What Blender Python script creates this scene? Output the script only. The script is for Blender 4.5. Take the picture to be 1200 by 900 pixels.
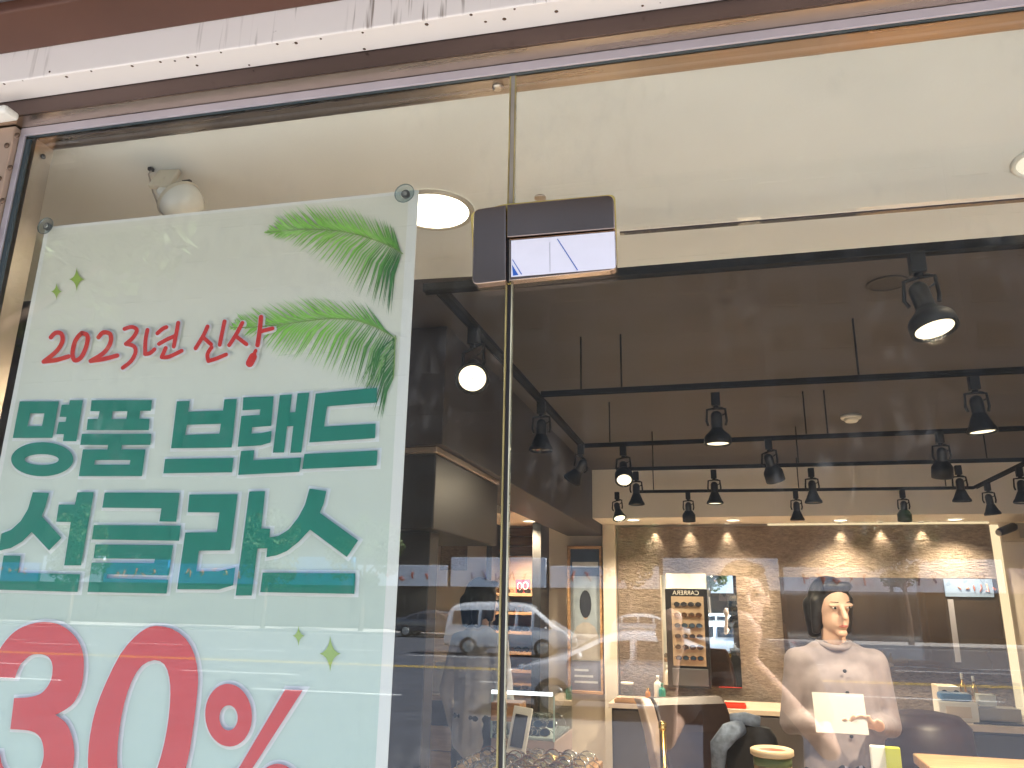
import bpy, bmesh, math, random
from mathutils import Vector, Matrix, Quaternion
random.seed(7)
R_ = math.radians
scene = bpy.context.scene
for o in list(bpy.data.objects): bpy.data.objects.remove(o)
COL = scene.collection

# ------------------------------------------------------------------ camera
F_PX = 915.0; H = 1.55
_U = Vector((55, 3250, -F_PX)).normalized()
_N = Vector((255, -262, -F_PX)); _N = (_N - _U * _N.dot(_U)).normalized()
_X = _N.cross(_U)
CAM_R = Matrix((_X, _N, _U))                 # camera space -> world
cd = bpy.data.cameras.new('camera'); cam = bpy.data.objects.new('camera', cd); COL.objects.link(cam)
cd.sensor_width = 36; cd.lens = 36 * F_PX / 1200; cd.clip_start = 0.02; cd.clip_end = 500
cam.matrix_world = Matrix.Translation((0, 0, H)) @ CAM_R.to_4x4()
scene.camera = cam

# ------------------------------------------------------------------ light
SUN_DIR = Vector((0.70, 0.055, 0.71)).normalized()     # towards the sun, along the street
w = bpy.data.worlds.new('World'); scene.world = w; w.use_nodes = True
nt = w.node_tree; bg = nt.nodes['Background']
sky = nt.nodes.new('ShaderNodeTexSky'); sky.sky_type = 'NISHITA'; sky.sun_disc = False
sky.sun_elevation = math.asin(SUN_DIR.z); sky.sun_rotation = math.atan2(SUN_DIR.x, SUN_DIR.y)
nt.links.new(sky.outputs[0], bg.inputs[0]); bg.inputs[1].default_value = 0.15
sd = bpy.data.lights.new('sun', 'SUN'); sd.energy = 5.0; sd.angle = R_(0.5); sd.color = (1, .96, .9)
sun = bpy.data.objects.new('sun', sd); COL.objects.link(sun); sun.location = (20, 0, 30)
sun.rotation_euler = (-SUN_DIR).to_track_quat('-Z', 'Y').to_euler()
scene.view_settings.view_transform = 'Standard'; scene.view_settings.look = 'None'
scene.view_settings.gamma = 1; scene.view_settings.use_curve_mapping = False
scene.view_settings.exposure = 2.5
scene.cycles.transparent_max_bounces = 24; scene.cycles.max_bounces = 10
scene.cycles.caustics_reflective = False; scene.cycles.caustics_refractive = False
WARM = (1.0, .80, .56)

# ------------------------------------------------------------------ helpers
def ray(px, py): return CAM_R @ Vector((px - 600, 450 - py, -F_PX))
def aty(px, py, y): d = ray(px, py); d = d * (y / d.y); return Vector((d.x, y, d.z + H))
def atz(px, py, z): d = ray(px, py); d = d * ((z - H) / d.z); return Vector((d.x, d.y, z))
def atx(px, py, x): d = ray(px, py); d = d * (x / d.x); return Vector((x, d.y, d.z + H))
# shopfront frame: u along the glass, v into the shop, z up
TH = math.atan(.045); _c, _s = math.cos(TH), math.sin(TH); FO = (0.0, 1.259)
def FW(u, v, z): return Vector((FO[0] + u * _c - v * _s, FO[1] + u * _s + v * _c, z))
def fp(px, py, v):
    d = ray(px, py); n = (-_s, _c)
    t = (FO[0] * n[0] + FO[1] * n[1] + v) / (d.x * n[0] + d.y * n[1]); p = d * t
    return ((p.x - FO[0]) * _c + (p.y - FO[1]) * _s, p.z + H)

def tag(o, label=None, cat=None, group=None, kind=None):
    if label: o['label'] = label
    if cat: o['category'] = cat
    if group: o['group'] = group
    if kind: o['kind'] = kind
    return o
def link(name, me, mat=None, parent=None):
    o = bpy.data.objects.new(name, me); COL.objects.link(o)
    if mat is not None and me is not None and not me.materials: me.materials.append(mat)
    if parent is not None:
        o.parent = parent
        o.matrix_parent_inverse = parent.matrix_basis.inverted() if False else Matrix.Identity(4)
    return o
def empty(name, loc=(0, 0, 0), rz=0, parent=None):
    o = bpy.data.objects.new(name, None); COL.objects.link(o); o.empty_display_size = .05
    o.location = loc; o.rotation_euler = (0, 0, rz)
    if parent: o.parent = parent
    return o
class MB:
    """collects geometry for ONE mesh object"""
    def __init__(s): s.v = []; s.f = []; s.sm = []
    def add(s, vs, fs, smooth=False):
        n = len(s.v); s.v += [tuple(p) for p in vs]
        for f in fs: s.f.append(tuple(i + n for i in f)); s.sm.append(smooth)
        return s
    def box(s, c, d, M=None):
        x, y, z = d[0] / 2, d[1] / 2, d[2] / 2; c = Vector(c)
        vs = [Vector((a * x, b * y, e * z)) for e in (-1, 1) for b in (-1, 1) for a in (-1, 1)]
        if M: vs = [M @ p for p in vs]
        return s.add([p + c for p in vs], [(0, 2, 3, 1), (4, 5, 7, 6), (0, 1, 5, 4), (2, 6, 7, 3), (0, 4, 6, 2), (1, 3, 7, 5)])
    def hexa(s, p):   # 8 points: bottom ring 0-3, top ring 4-7
        return s.add(p, [(3, 2, 1, 0), (4, 5, 6, 7), (0, 1, 5, 4), (1, 2, 6, 5), (2, 3, 7, 6), (3, 0, 4, 7)])
    def lathe(s, prof, c=(0, 0, 0), axis=(0, 0, 1), n=20, smooth=True, cap=True):
        q = Vector((0, 0, 1)).rotation_difference(Vector(axis)); c = Vector(c); vs = []; fs = []
        for r, h in prof:
            for k in range(n):
                a = 2 * math.pi * k / n; vs.append(c + q @ Vector((r * math.cos(a), r * math.sin(a), h)))
        m = len(prof)
        for i in range(m - 1):
            for k in range(n):
                a, b = i * n + k, i * n + (k + 1) % n; fs.append((a, b, b + n, a + n))
        s.add(vs, fs, smooth)
        if cap:
            b = len(s.v) - m * n
            s.f.append(tuple(b + k for k in range(n))[::-1]); s.sm.append(False)
            s.f.append(tuple(b + (m - 1) * n + k for k in range(n))); s.sm.append(False)
        return s
    def tube(s, pts, r, n=8, cap=True):
        pts = [Vector(p) for p in pts]; rs = r if isinstance(r, (list, tuple)) else [r] * len(pts); base = len(s.v)
        up = None; vs = []; fs = []
        for i, p in enumerate(pts):
            t = (pts[min(i + 1, len(pts) - 1)] - pts[max(i - 1, 0)]).normalized()
            if up is None: up = t.orthogonal().normalized()
            up = (up - t * up.dot(t)); up = up.normalized() if up.length > 1e-6 else t.orthogonal().normalized()
            b = t.cross(up)
            for k in range(n):
                a = 2 * math.pi * k / n; vs.append(p + (up * math.cos(a) + b * math.sin(a)) * rs[i])
        for i in range(len(pts) - 1):
            for k in range(n):
                a, c = i * n + k, i * n + (k + 1) % n; fs.append((a, c, c + n, a + n))
        s.add(vs, fs, True)
        if cap:
            s.f.append(tuple(base + k for k in range(n))[::-1]); s.sm.append(False)
            e = base + (len(pts) - 1) * n; s.f.append(tuple(e + k for k in range(n))); s.sm.append(False)
        return s
    def ball(s, c, r, n=12, m=8, M=None):
        c = Vector(c); r = (r, r, r) if isinstance(r, (int, float)) else r; vs = []; fs = []
        for i in range(1, m):
            ph = math.pi * i / m
            for k in range(n):
                a = 2 * math.pi * k / n; p = Vector((r[0] * math.sin(ph) * math.cos(a), r[1] * math.sin(ph) * math.sin(a), r[2] * math.cos(ph)))
                vs.append(c + (M @ p if M else p))
        t = Vector((0, 0, r[2])); t = M @ t if M else t
        vs += [c + t, c - t]; T = (m - 1) * n
        for i in range(m - 2):
            for k in range(n):
                a, b = i * n + k, i * n + (k + 1) % n; fs.append((a, a + n, b + n, b))
        for k in range(n):
            fs.append((T, k, (k + 1) % n)); fs.append((T + 1, (m - 2) * n + (k + 1) % n, (m - 2) * n + k))
        return s.add(vs, fs, True)
    def capsule(s, a, b, ra, rb, n=12):
        a, b = Vector(a), Vector(b); d = b - a; L = max(d.length, 1e-5); prof = []
        for i in range(4): t = math.pi / 2 * (i + .15) / 4; prof.append((ra * math.sin(t), -ra * math.cos(t)))
        prof += [(ra, 0), (rb, L)]
        for i in range(3, -1, -1): t = math.pi / 2 * (i + .15) / 4; prof.append((rb * math.sin(t), L + rb * math.cos(t)))
        return s.lathe(prof, a, d.normalized(), n)
    def mesh(s, name):
        me = bpy.data.meshes.new(name); me.from_pydata(s.v, [], s.f)
        me.polygons.foreach_set('use_smooth', s.sm); me.update(); return me
    def build(s, name, mat=None, parent=None, bevel=0, seg=2):
        o = link(name, s.mesh(name), mat, parent)
        if bevel:
            m = o.modifiers.new('bevel', 'BEVEL'); m.width = bevel; m.segments = seg; m.limit_method = 'ANGLE'; m.angle_limit = R_(40)
        return o
def fbox(u0, u1, v0, v1, z0, z1, mb=None):
    mb = mb or MB()
    mb.hexa([FW(u0, v0, z0), FW(u1, v0, z0), FW(u1, v1, z0), FW(u0, v1, z0), FW(u0, v0, z1), FW(u1, v0, z1), FW(u1, v1, z1), FW(u0, v1, z1)])
    return mb
def wbox(x0, x1, y0, y1, z0, z1, mb=None):
    mb = mb or MB(); return mb.box(((x0 + x1) / 2, (y0 + y1) / 2, (z0 + z1) / 2), (abs(x1 - x0), abs(y1 - y0), abs(z1 - z0)))

# ------------------------------------------------------------------ materials
MATS = {}
def mat(name, col, rough=.6, metal=0, var=.0, scale=8, bump=0, bscale=60, spec=.5, stretch=(1, 1, 1), col2=None, detail=5, coat=0, rvar=0, aniso=0):
    if name in MATS: return MATS[name]
    m = bpy.data.materials.new(name); m.use_nodes = True; n = m.node_tree.nodes; l = m.node_tree.links
    p = n['Principled BSDF']; p.inputs['Roughness'].default_value = rough; p.inputs['Metallic'].default_value = metal
    p.inputs['Specular IOR Level'].default_value = spec; p.inputs['Coat Weight'].default_value = coat
    p.inputs['Base Color'].default_value = (*col, 1)
    if var or col2 or bump or rvar:
        tc = n.new('ShaderNodeTexCoord'); mp = n.new('ShaderNodeMapping'); mp.inputs['Scale'].default_value = stretch
        l.new(tc.outputs['Object'], mp.inputs[0])
        nz = n.new('ShaderNodeTexNoise'); nz.inputs['Scale'].default_value = scale; nz.inputs['Detail'].default_value = detail
        l.new(mp.outputs[0], nz.inputs[0])
        if var or col2:
            cr = n.new('ShaderNodeValToRGB'); a = [c * (1 - var) for c in col]; b = col2 or [min(1, c * (1 + var)) for c in col]
            cr.color_ramp.elements[0].color = (*a, 1); cr.color_ramp.elements[1].color = (*b, 1)
            cr.color_ramp.elements[0].position = .32; cr.color_ramp.elements[1].position = .68
            l.new(nz.outputs[0], cr.inputs[0]); l.new(cr.outputs[0], p.inputs['Base Color'])
        if rvar:
            mr = n.new('ShaderNodeMapRange'); mr.inputs[3].default_value = max(0, rough - rvar); mr.inputs[4].default_value = rough + rvar
            l.new(nz.outputs[0], mr.inputs[0]); l.new(mr.outputs[0], p.inputs['Roughness'])
        if bump:
            nb = n.new('ShaderNodeTexNoise'); nb.inputs['Scale'].default_value = bscale; nb.inputs['Detail'].default_value = 6
            l.new(mp.outputs[0], nb.inputs[0])
            bp = n.new('ShaderNodeBump'); bp.inputs['Strength'].default_value = bump; bp.inputs['Distance'].default_value = .01
            l.new(nb.outputs[0], bp.inputs['Height']); l.new(bp.outputs[0], p.inputs['Normal'])
    MATS[name] = m; return m
def emit(name, col, s):
    if name in MATS: return MATS[name]
    m = bpy.data.materials.new(name); m.use_nodes = True; n = m.node_tree.nodes; n.clear()
    e = n.new('ShaderNodeEmission'); e.inputs[0].default_value = (*col, 1); e.inputs[1].default_value = s
    o = n.new('ShaderNodeOutputMaterial'); m.node_tree.links.new(e.outputs[0], o.inputs[0]); MATS[name] = m; return m
def glass(name, tint=(.93, .97, .96), f0=.045, dirt=.0):
    """plain float glass: Fresnel reflection on each face over a clear, faintly green body, with smears of dust"""
    m = bpy.data.materials.new(name); m.use_nodes = True; n = m.node_tree.nodes; l = m.node_tree.links; n.clear()
    g = n.new('ShaderNodeNewGeometry'); dp = n.new('ShaderNodeVectorMath'); dp.operation = 'DOT_PRODUCT'
    l.new(g.outputs['Incoming'], dp.inputs[0]); l.new(g.outputs['Normal'], dp.inputs[1])
    def M(op, a, b=None):
        k = n.new('ShaderNodeMath'); k.operation = op
        for i, q in enumerate((a, b)):
            if q is None: continue
            if isinstance(q, (int, float)): k.inputs[i].default_value = q
            else: l.new(q, k.inputs[i])
        return k.outputs[0]
    c = M('ABSOLUTE', dp.outputs['Value']); x = M('SUBTRACT', 1.0, c); x5 = M('POWER', x, 5.0)
    fac = M('ADD', M('MULTIPLY', x5, 1 - f0), f0)
    tr = n.new('ShaderNodeBsdfTransparent'); tr.inputs[0].default_value = (*tint, 1)
    gl = n.new('ShaderNodeBsdfGlossy'); gl.inputs['Roughness'].default_value = 0.0
    mx = n.new('ShaderNodeMixShader'); l.new(fac, mx.inputs[0]); l.new(tr.outputs[0], mx.inputs[1]); l.new(gl.outputs[0], mx.inputs[2])
    out = n.new('ShaderNodeOutputMaterial'); last = mx.outputs[0]
    if dirt:
        tc = n.new('ShaderNodeTexCoord'); a = n.new('ShaderNodeTexNoise'); a.inputs['Scale'].default_value = 3.2; a.inputs['Detail'].default_value = 4
        b = n.new('ShaderNodeTexNoise'); b.inputs['Scale'].default_value = 42; b.inputs['Detail'].default_value = 8
        mp = n.new('ShaderNodeMapping'); mp.inputs['Scale'].default_value = (1, 1, .55); l.new(tc.outputs['Object'], mp.inputs[0])
        l.new(tc.outputs['Object'], a.inputs[0]); l.new(mp.outputs[0], b.inputs[0])
        r1 = n.new('ShaderNodeMapRange'); r1.inputs[1].default_value = .5; r1.inputs[2].default_value = .75; l.new(a.outputs[0], r1.inputs[0])
        r2 = n.new('ShaderNodeMapRange'); r2.inputs[1].default_value = .52; r2.inputs[2].default_value = .72; l.new(b.outputs[0], r2.inputs[0])
        df = n.new('ShaderNodeBsdfDiffuse'); df.inputs[0].default_value = (.8, .78, .74, 1)
        d = M('ADD', M('MULTIPLY', M('MULTIPLY', r1.outputs[0], r2.outputs[0]), dirt), dirt * .03)
        m2 = n.new('ShaderNodeMixShader'); l.new(d, m2.inputs[0]); l.new(last, m2.inputs[1]); l.new(df.outputs[0], m2.inputs[2]); last = m2.outputs[0]
    l.new(last, out.inputs[0]); MATS[name] = m; return m

m_steel = mat('brushed_steel', (.58, .50, .42), .30, 1, .05, 3, .02, 160, stretch=(12, 12, .6), rvar=.05)
m_steel_h = mat('brushed_steel_head', (.42, .34, .27), .28, 1, .05, 3, .02, 160, stretch=(.6, 12, 12), rvar=.05)
m_chrome = mat('polished_steel', (.56, .42, .33), .22, 1, .05, 6, rvar=.03)
m_lip = mat('pale_aluminium', (.46, .42, .46), .38, .35, .05, 6)
m_gasket = mat('dark_gasket', (.035, .052, .06), .5)
m_beam = None
m_glass = glass('shop_glass', (.968, .985, .976), .074, .09)
m_clear = glass('clear_glass', (.96, .985, .98), .04)
m_edge = mat('glass_edge_glow', (.30, .24, .10), .2, 0, .3, 12)  # yellow glow of the downlight through the glass edge, put into the colour
m_edge_dark = mat('dark_seal', (.035, .03, .03), .35)
m_white = mat('white_plaster', (.68, .685, .66), .75, var=.03, scale=4, bump=.05, bscale=90)
m_dark = mat('dark_brown_paint', (.049, .041, .040), .55, var=.08, scale=3, bump=.06, bscale=30)
m_dark_gloss = mat('dark_lacquer', (.030, .028, .027), .40, var=.1, scale=3, rvar=.05)
m_cream = mat('cream_plaster', (.66, .58, .49), .7, var=.04, scale=3)
m_black = mat('black_powder_coat', (.010, .0095, .009), .55, var=.2, scale=20, spec=.3)
m_rail = mat('matt_black_rail', (.010, .0095, .009), .8, spec=.15)
m_blackp = mat('black_plastic', (.014, .014, .015), .35)
m_wood = mat('oak_wood', (.42, .24, .11), .45, var=.35, scale=4, stretch=(1, 12, 12), bump=.1, bscale=30)
m_wood_dark = mat('dark_wood_plank', (.13, .085, .055), .55, var=.5, scale=4, stretch=(1, 12, 14), bump=.2, bscale=20)
m_whitep = mat('white_plastic', (.72, .70, .64), .35, var=.03)
m_creamp = mat('cream_plastic', (.62, .54, .40), .4, var=.08, scale=10)
m_gold = mat('brass', (.75, .50, .16), .25, 1, .1)
m_mirror = mat('mirror_silver', (.92, .95, .95), .01, 1)
m_paper = mat('white_paper', (.75, .74, .72), .6, var=.02)

# ================================================================== STRUCTURE: shop interior
def struct(name, mb, m, parent=None):
    o = mb.build(name, m, parent)
    if parent is None: o['kind'] = 'structure'
    return o
XL, XR, YB = -3.1, 2.9, 7.1
m_floor = mat('shop_floor', (.66, .60, .52), .35, var=.2, scale=3, stretch=(1, 8, 1))
struct('shop_floor', wbox(XL, XR, 1.30, YB + .1, -.1, 0), m_floor)
# pale front ceiling strip just behind the glass, then the dark ceiling
mb = MB(); e0, e1 = atz(480, 328, 2.56), atz(1200, 288, 2.56)
def edge_y(x): return e0.y + (x - e0.x) * (e1.y - e0.y) / (e1.x - e0.x)
a, b = FW(-3.1, .055, 0), FW(2.95, .055, 0)
pts = [(a.x, a.y), (b.x, b.y), (b.x, edge_y(b.x)), (a.x, edge_y(a.x))]
mb.hexa([Vector((x, y, 2.56)) for x, y in pts] + [Vector((x, y, 2.70)) for x, y in pts])
struct('front_ceiling', mb, m_white)
struct('ceiling', MB().hexa([Vector(p) for p in ((XL, 1.9, 2.65), (XR, 1.9, 2.65), (XR, YB, 2.65), (XL, YB, 2.65), (XL, 1.9, 2.695), (XR, 1.9, 2.695), (XR, YB, 2.695), (XL, YB, 2.695))]), m_dark)
struct('left_wall', wbox(XL - .1, XL, 1.2, YB, 0, 2.65), m_dark)
struct('right_wall', wbox(XR, XR + .1, 1.45, YB, 0, 2.65), m_cream)
back = struct('back_wall', wbox(XL, XR, YB, YB + .1, 0, 2.65), m_cream)
struct('bulkhead', wbox(-1.06, XR, 6.50, YB, 2.245, 2.65), mat('ivory_plaster', (.80, .73, .65), .7, var=.03, scale=3))
struct('alcove_bulkhead', wbox(XL, -1.39, 6.0, YB, 2.245, 2.65), m_cream)

# stone-textured feature panel
m_stone = bpy.data.materials.new('rough_stone_plaster'); m_stone.use_nodes = True
n = m_stone.node_tree.nodes; l = m_stone.node_tree.links; p = n['Principled BSDF']; p.inputs['Roughness'].default_value = .85
tc = n.new('ShaderNodeTexCoord'); mp = n.new('ShaderNodeMapping'); mp.inputs['Scale'].default_value = (1, 1, 2.6); l.new(tc.outputs['Object'], mp.inputs[0])
nz = n.new('ShaderNodeTexNoise'); nz.inputs['Scale'].default_value = 26; nz.inputs['Detail'].default_value = 9; nz.inputs['Roughness'].default_value = .7; l.new(mp.outputs[0], nz.inputs[0])
cr = n.new('ShaderNodeValToRGB'); cr.color_ramp.elements[0].position = .3; cr.color_ramp.elements[1].position = .72
cr.color_ramp.elements[0].color = (.17, .13, .10, 1); cr.color_ramp.elements[1].color = (.38, .30, .235, 1); l.new(nz.outputs[0], cr.inputs[0]); l.new(cr.outputs[0], p.inputs['Base Color'])
bp = n.new('ShaderNodeBump'); bp.inputs['Strength'].default_value = .9; bp.inputs['Distance'].default_value = .03; l.new(nz.outputs[0], bp.inputs['Height']); l.new(bp.outputs[0], p.inputs['Normal'])
tag(wbox(-.93, 2.03, YB - .04, YB - .001, .0, 2.222).build('stone_panel', m_stone), 'rough tan stone textured panel across the back wall of the shop', 'wall panel')
# warm lit strip on the panel's right side and pilaster on its left
tag(wbox(2.045, 2.10, YB - .03, YB - .001, 0, 2.22).build('light_strip', emit('warm_strip', (1, .74, .44), .24)), 'upright warm light strip beside the stone panel', 'light strip')
tag(wbox(-1.055, -.945, YB - .10, YB - .001, 0, 2.243).build('pilaster', m_cream, bevel=.004), 'cream pilaster between the framed poster and the stone panel', 'pilaster')

tag(wbox(.35, 2.03, YB - .054, YB - .043, 2.2265, 2.2425).build('cove_light', emit('cove_glow', (1, .76, .46), .2)), 'thin warm cove light along the top of the stone panel', 'light strip')
# dark drop beam along the left with an overhead cabinet under its near end
tag(wbox(-1.39, -1.062, 2.86, YB, 2.152, 2.649).build('drop_beam', m_dark, bevel=.004), 'dark brown boxed beam running back under the ceiling', 'beam')
t = empty('overhead_cabinet', (-1.6, 3.3, 1.82)); tag(t, 'glossy dark overhead cabinet with its lit top edge done as pale trim under the dark beam', 'cabinet')
def chp(mb, name, m, par, bevel=0):
    o = mb.build(name, m, par, bevel); o.data.transform(par.matrix_basis.inverted() if not par.parent else (par.parent.matrix_basis @ par.matrix_basis).inverted()); return o
def child(mb, name, m, par, bevel=0):
    """build from world coordinates as a child of an Empty (or of a part of one)"""
    M = par.matrix_basis.copy(); q = par.parent
    while q: M = q.matrix_basis @ M; q = q.parent
    me = mb.mesh(name); me.transform(M.inverted()); o = link(name, me, m, par)
    if bevel:
        k = o.modifiers.new('bevel', 'BEVEL'); k.width = bevel; k.segments = 2; k.limit_method = 'ANGLE'; k.angle_limit = R_(40)
    return o
child(wbox(-2.3, -1.09, 2.87, 3.76, 1.822, 2.118), 'body', m_dark_gloss, t, .006)
child(wbox(-2.3, -1.083, 2.862, 3.76, 2.120, 2.150), 'top_edge', mat('lit_edge_trim', (.50, .40, .32), .25, .8), t, .006)  # pale metal trim added in place of the warm highlight along this edge
tag(wbox(-2.3, -1.13, 2.95, 3.05, 0, 1.82).build('dark_partition', m_dark_gloss, bevel=.004), 'dark lacquered partition under the overhead cabinet', 'partition')

# plank-clad alcove with lit shelves
for i in range(3):
    z0 = 1.98 + i * .085
    o = wbox(-1.98, -1.62, YB - .03 - .004 * (i % 2), YB - .001, z0, z0 + .079).build('plank', m_wood_dark, back)
m_pinkwood = mat('pale_shelf_edge', (.62, .36, .20), .45, var=.2, scale=6, stretch=(1, 10, 10))
sh = empty('wall_shelving', (-1.77, 6.95, .9)); tag(sh, 'open wall shelving with pale wooden shelves of sunglasses', 'shelving')
child(wbox(-1.625, -1.55, 6.72, 7.05, .3, 2.24), 'side_panel', m_dark_gloss, sh)
child(wbox(-2.04, -1.99, 6.72, 7.05, .3, 2.24), 'side_panel', m_dark_gloss, sh)
child(wbox(-1.99, -1.625, 7.03, 7.06, .3, 1.97), 'back_panel', mat('shelf_back', (.34, .22, .14), .6, var=.2, scale=4, stretch=(1, 8, 8)), sh)
SHELF_Z = [aty(620, y, 6.8).z for y in (697, 719, 742, 766, 787)]
for z in SHELF_Z: child(wbox(-1.988, -1.627, 6.78, 7.028, z - .012, z + .012), 'shelf', m_pinkwood, sh)

# ================================================================== SHOPFRONT
fr = empty('shopfront_frame', FW(0, 0, 0)); tag(fr, 'brushed steel shopfront frame holding the large glass panes', 'window frame')
UR = 2.6
child(fbox(-1.60, UR, .007, .055, 2.535, 2.62), 'head_channel', m_steel_h, fr)
child(fbox(-1.60, UR, -.054, -.017, 2.548, 2.61), 'head_reveal', m_steel_h, fr)
child(fbox(-1.60, UR, -.058, -.0545, 2.5495, 2.600), 'head_fascia', mat('dark_reflection_steel', (.115, .080, .070), .25, .75, .2, 2, stretch=(1, 8, 8)), fr)  # same steel, its dark reflection put into the base colour
child(fbox(-1.461, UR, -.017, -.012, 2.5285, 2.5475), 'front_lip', m_lip, fr, .001)
child(fbox(-1.447, UR, -.0115, -.0055, 2.528, 2.540), 'gasket', m_gasket, fr)
child(fbox(-1.62, -1.440, .007, .055, 0, 2.534), 'jamb', m_steel, fr)
child(fbox(-1.462, -1.448, -.017, -.012, 0, 2.5285), 'front_lip', m_lip, fr, .001)
child(fbox(-1.448, -1.438, -.0115, -.0055, 0, 2.522), 'gasket', m_gasket, fr)
child(fbox(UR, UR + .06, -.05, .06, 0, 2.60), 'jamb', m_steel, fr)
child(fbox(-1.45, 2.6, -.05, .05, 0, .06), 'sill', m_steel_h, fr)
child(fbox(-1.450, -.3535, -.005, .005, .062, 2.547), 'pane', m_glass, fr)
child(fbox(-.3405, UR, -.005, .005, 2.187, 2.547), 'transom_pane', m_glass, fr)
child(fbox(.952, UR, -.005, .005, .062, 2.182), 'pane', m_glass, fr)
# bare glass edges and their seals along the upright joint
child(fbox(-.3533, -.3508, -.0052, .0052, .062, 2.530), 'glass_edge', m_edge, fr)
child(fbox(-.3430, -.3407, -.0052, .0052, 2.188, 2.530), 'glass_edge', m_edge, fr)
child(fbox(-.3505, -.3435, -.003, .003, 2.188, 2.530), 'joint_seal', mat('grey_silicone', (.30, .27, .24), .3, var=.15, scale=10), fr)
child(fbox(-.3505, -.3435, .0, .012, .062, 2.105), 'joint_seal', m_edge_dark, fr)
bz = MB()
for (bx, by) in ((164 / 3, 549 / 3),): 
    u, z = fp(bx, by, .03); bz.lathe([(.006, 0), (.006, .003), (.003, .005)], FW(-1.4395, .03, z), (FW(1, 0, 0) - FW(0, 0, 0)), 10)
child(bz, 'screw', m_edge_dark, fr)
def rosette(px, py, name='bolt_head'):
    u, z = fp(px, py, .02); mbx = MB(); ax = Vector((0, 0, -1)); c = FW(u, .03, 2.5345)
    mbx.lathe([(.011, 0), (.011, .003), (.006, .006)], c, ax, 14); child(mbx, name, m_steel, fr)
rosette(582, 96)
dr = empty('glass_door', FW(-.2, 0, 0)); tag(dr, 'frameless glass entrance door below the transom pane', 'door')
child(fbox(-.3405, .950, -.005, .005, .012, 2.1775), 'pane', m_glass, dr)
child(fbox(-.3430, -.3407, -.0052, .0052, .012, 2.100), 'glass_edge', mat('door_edge_glow', (.45, .42, .30), .15, 0, .3, 12), dr)  # pale tone paints the light glowing in the door's edge
child(fbox(-.15, .950, -.0052, .0052, 2.1777, 2.1803), 'top_edge', m_edge_dark, dr)
child(fbox(.70, .724, -.06, -.036, .75, 1.65), 'handle', m_chrome, dr, .008)

def polyext(uvz, v0, v1, mb=None):
    """extrude an outline (u,z) of the shopfront plane from depth v0 to v1"""
    mb = mb or MB(); n = len(uvz)
    vs = [FW(u, v0, z) for u, z in uvz] + [FW(u, v1, z) for u, z in uvz]
    fs = [tuple(range(n)), tuple(range(2 * n - 1, n - 1, -1))] + [(i, i + n, (i + 1) % n + n, (i + 1) % n) for i in range(n)]
    return mb.add(vs, fs)
def rounded(pts, rad):
    out = []; n = len(pts)
    for i, (p, r) in enumerate(zip(pts, rad)):
        p = Vector(p); a = Vector(pts[i - 1]); b = Vector(pts[(i + 1) % n])
        if r <= 0: out.append(tuple(p)); continue
        da = (a - p).normalized(); db = (b - p).normalized(); A = p + da * r; B = p + db * r
        for k in range(6):
            t = k / 5; out.append(tuple(A * (1 - t) ** 2 + p * 2 * t * (1 - t) + B * t * t))
    return out
pf = empty('patch_fitting', FW(-.3, 0, 2.18)); tag(pf, 'polished steel corner fitting clamping the glass panes, with white film on its lower plate', 'fitting')
VF = -.026
def plate(px, rad, v0, v1, name, m, bevel=.0015, par=pf):
    pts = rounded([fp(x, y, v0) for x, y in px], rad)
    return child(polyext(pts, v0, v1), name, m, par, bevel)
plate([(555, 245.5), (592.6, 240), (592.6, 329), (553, 333.5)], [.012, 0, 0, .012], VF, -.0055, 'side_plate', m_chrome)
plate([(594.2, 239.7), (719, 228), (720.5, 267.5), (594.2, 278)], [0, .014, 0, 0], VF, -.0055, 'top_plate', m_chrome)
lp = plate([(596.4, 280.5), (721, 269.6), (723, 316), (596.4, 329)], [0, 0, .012, 0], VF + .003, -.0055, 'door_plate', m_chrome)
plate([(592.9, 279), (596.1, 279), (596.1, 330), (592.9, 330)], [0] * 4, VF + .012, -.0055, 'gap_strip', m_edge_dark, 0)
m_film = mat('white_film', (.72, .70, .78), .3, var=.02, scale=30, bump=.04, bscale=14)
plate([(599, 282), (720, 271.4), (721.4, 314.2), (599, 324.6)], [0, 0, .004, 0], VF + .0024, VF + .0029, 'sticker', m_film, 0)
m_blue = mat('blue_print', (.02, .10, .42), .4)
plate([(600, 310), (607.5, 322.2), (601.2, 323)], [0] * 3, VF + .0021, VF + .0023, 'sticker_mark', m_blue, 0)
plate([(600, 304), (601.1, 304.2), (612, 321.5), (610.6, 321.6)], [0] * 4, VF + .0021, VF + .0023, 'sticker_mark', m_blue, 0)
plate([(652.6, 280), (653.7, 279.9), (677.5, 316.5), (676.2, 316.7)], [0] * 4, VF + .0021, VF + .0023, 'sticker_mark', m_blue, 0)
plate([(643.9, 284), (644.6, 283.9), (644.9, 318.6), (644.2, 318.7)], [0] * 4, VF + .0021, VF + .0023, 'sticker_crease', mat('film_crease', (.42, .41, .46), .4), 0)
plate([(555, 245.5), (719, 228), (723, 316), (553, 333.5)], [.012] * 4, .0055, .024, 'inner_plate', m_chrome)
u, z = fp(633, 235, .014); mbx = MB(); mbx.lathe([(.011, 0), (.011, .003), (.006, .006)], FW(u, .014, z + .004), (0, 0, 1), 12); child(mbx, 'bolt_head', m_steel, pf)
# golden light leaking round the fitting's edge, painted as an amber rim
plate([(551.5, 249), (592, 239), (721, 227.6), (722.5, 270), (724, 316), (592, 334), (556, 337.5)], [.012, 0, .012, 0, .012, 0, .012], -.0054, -.0051, 'edge_glow_rim', mat('amber_edge_glow', (.62, .50, .16), .25), 0)

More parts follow.
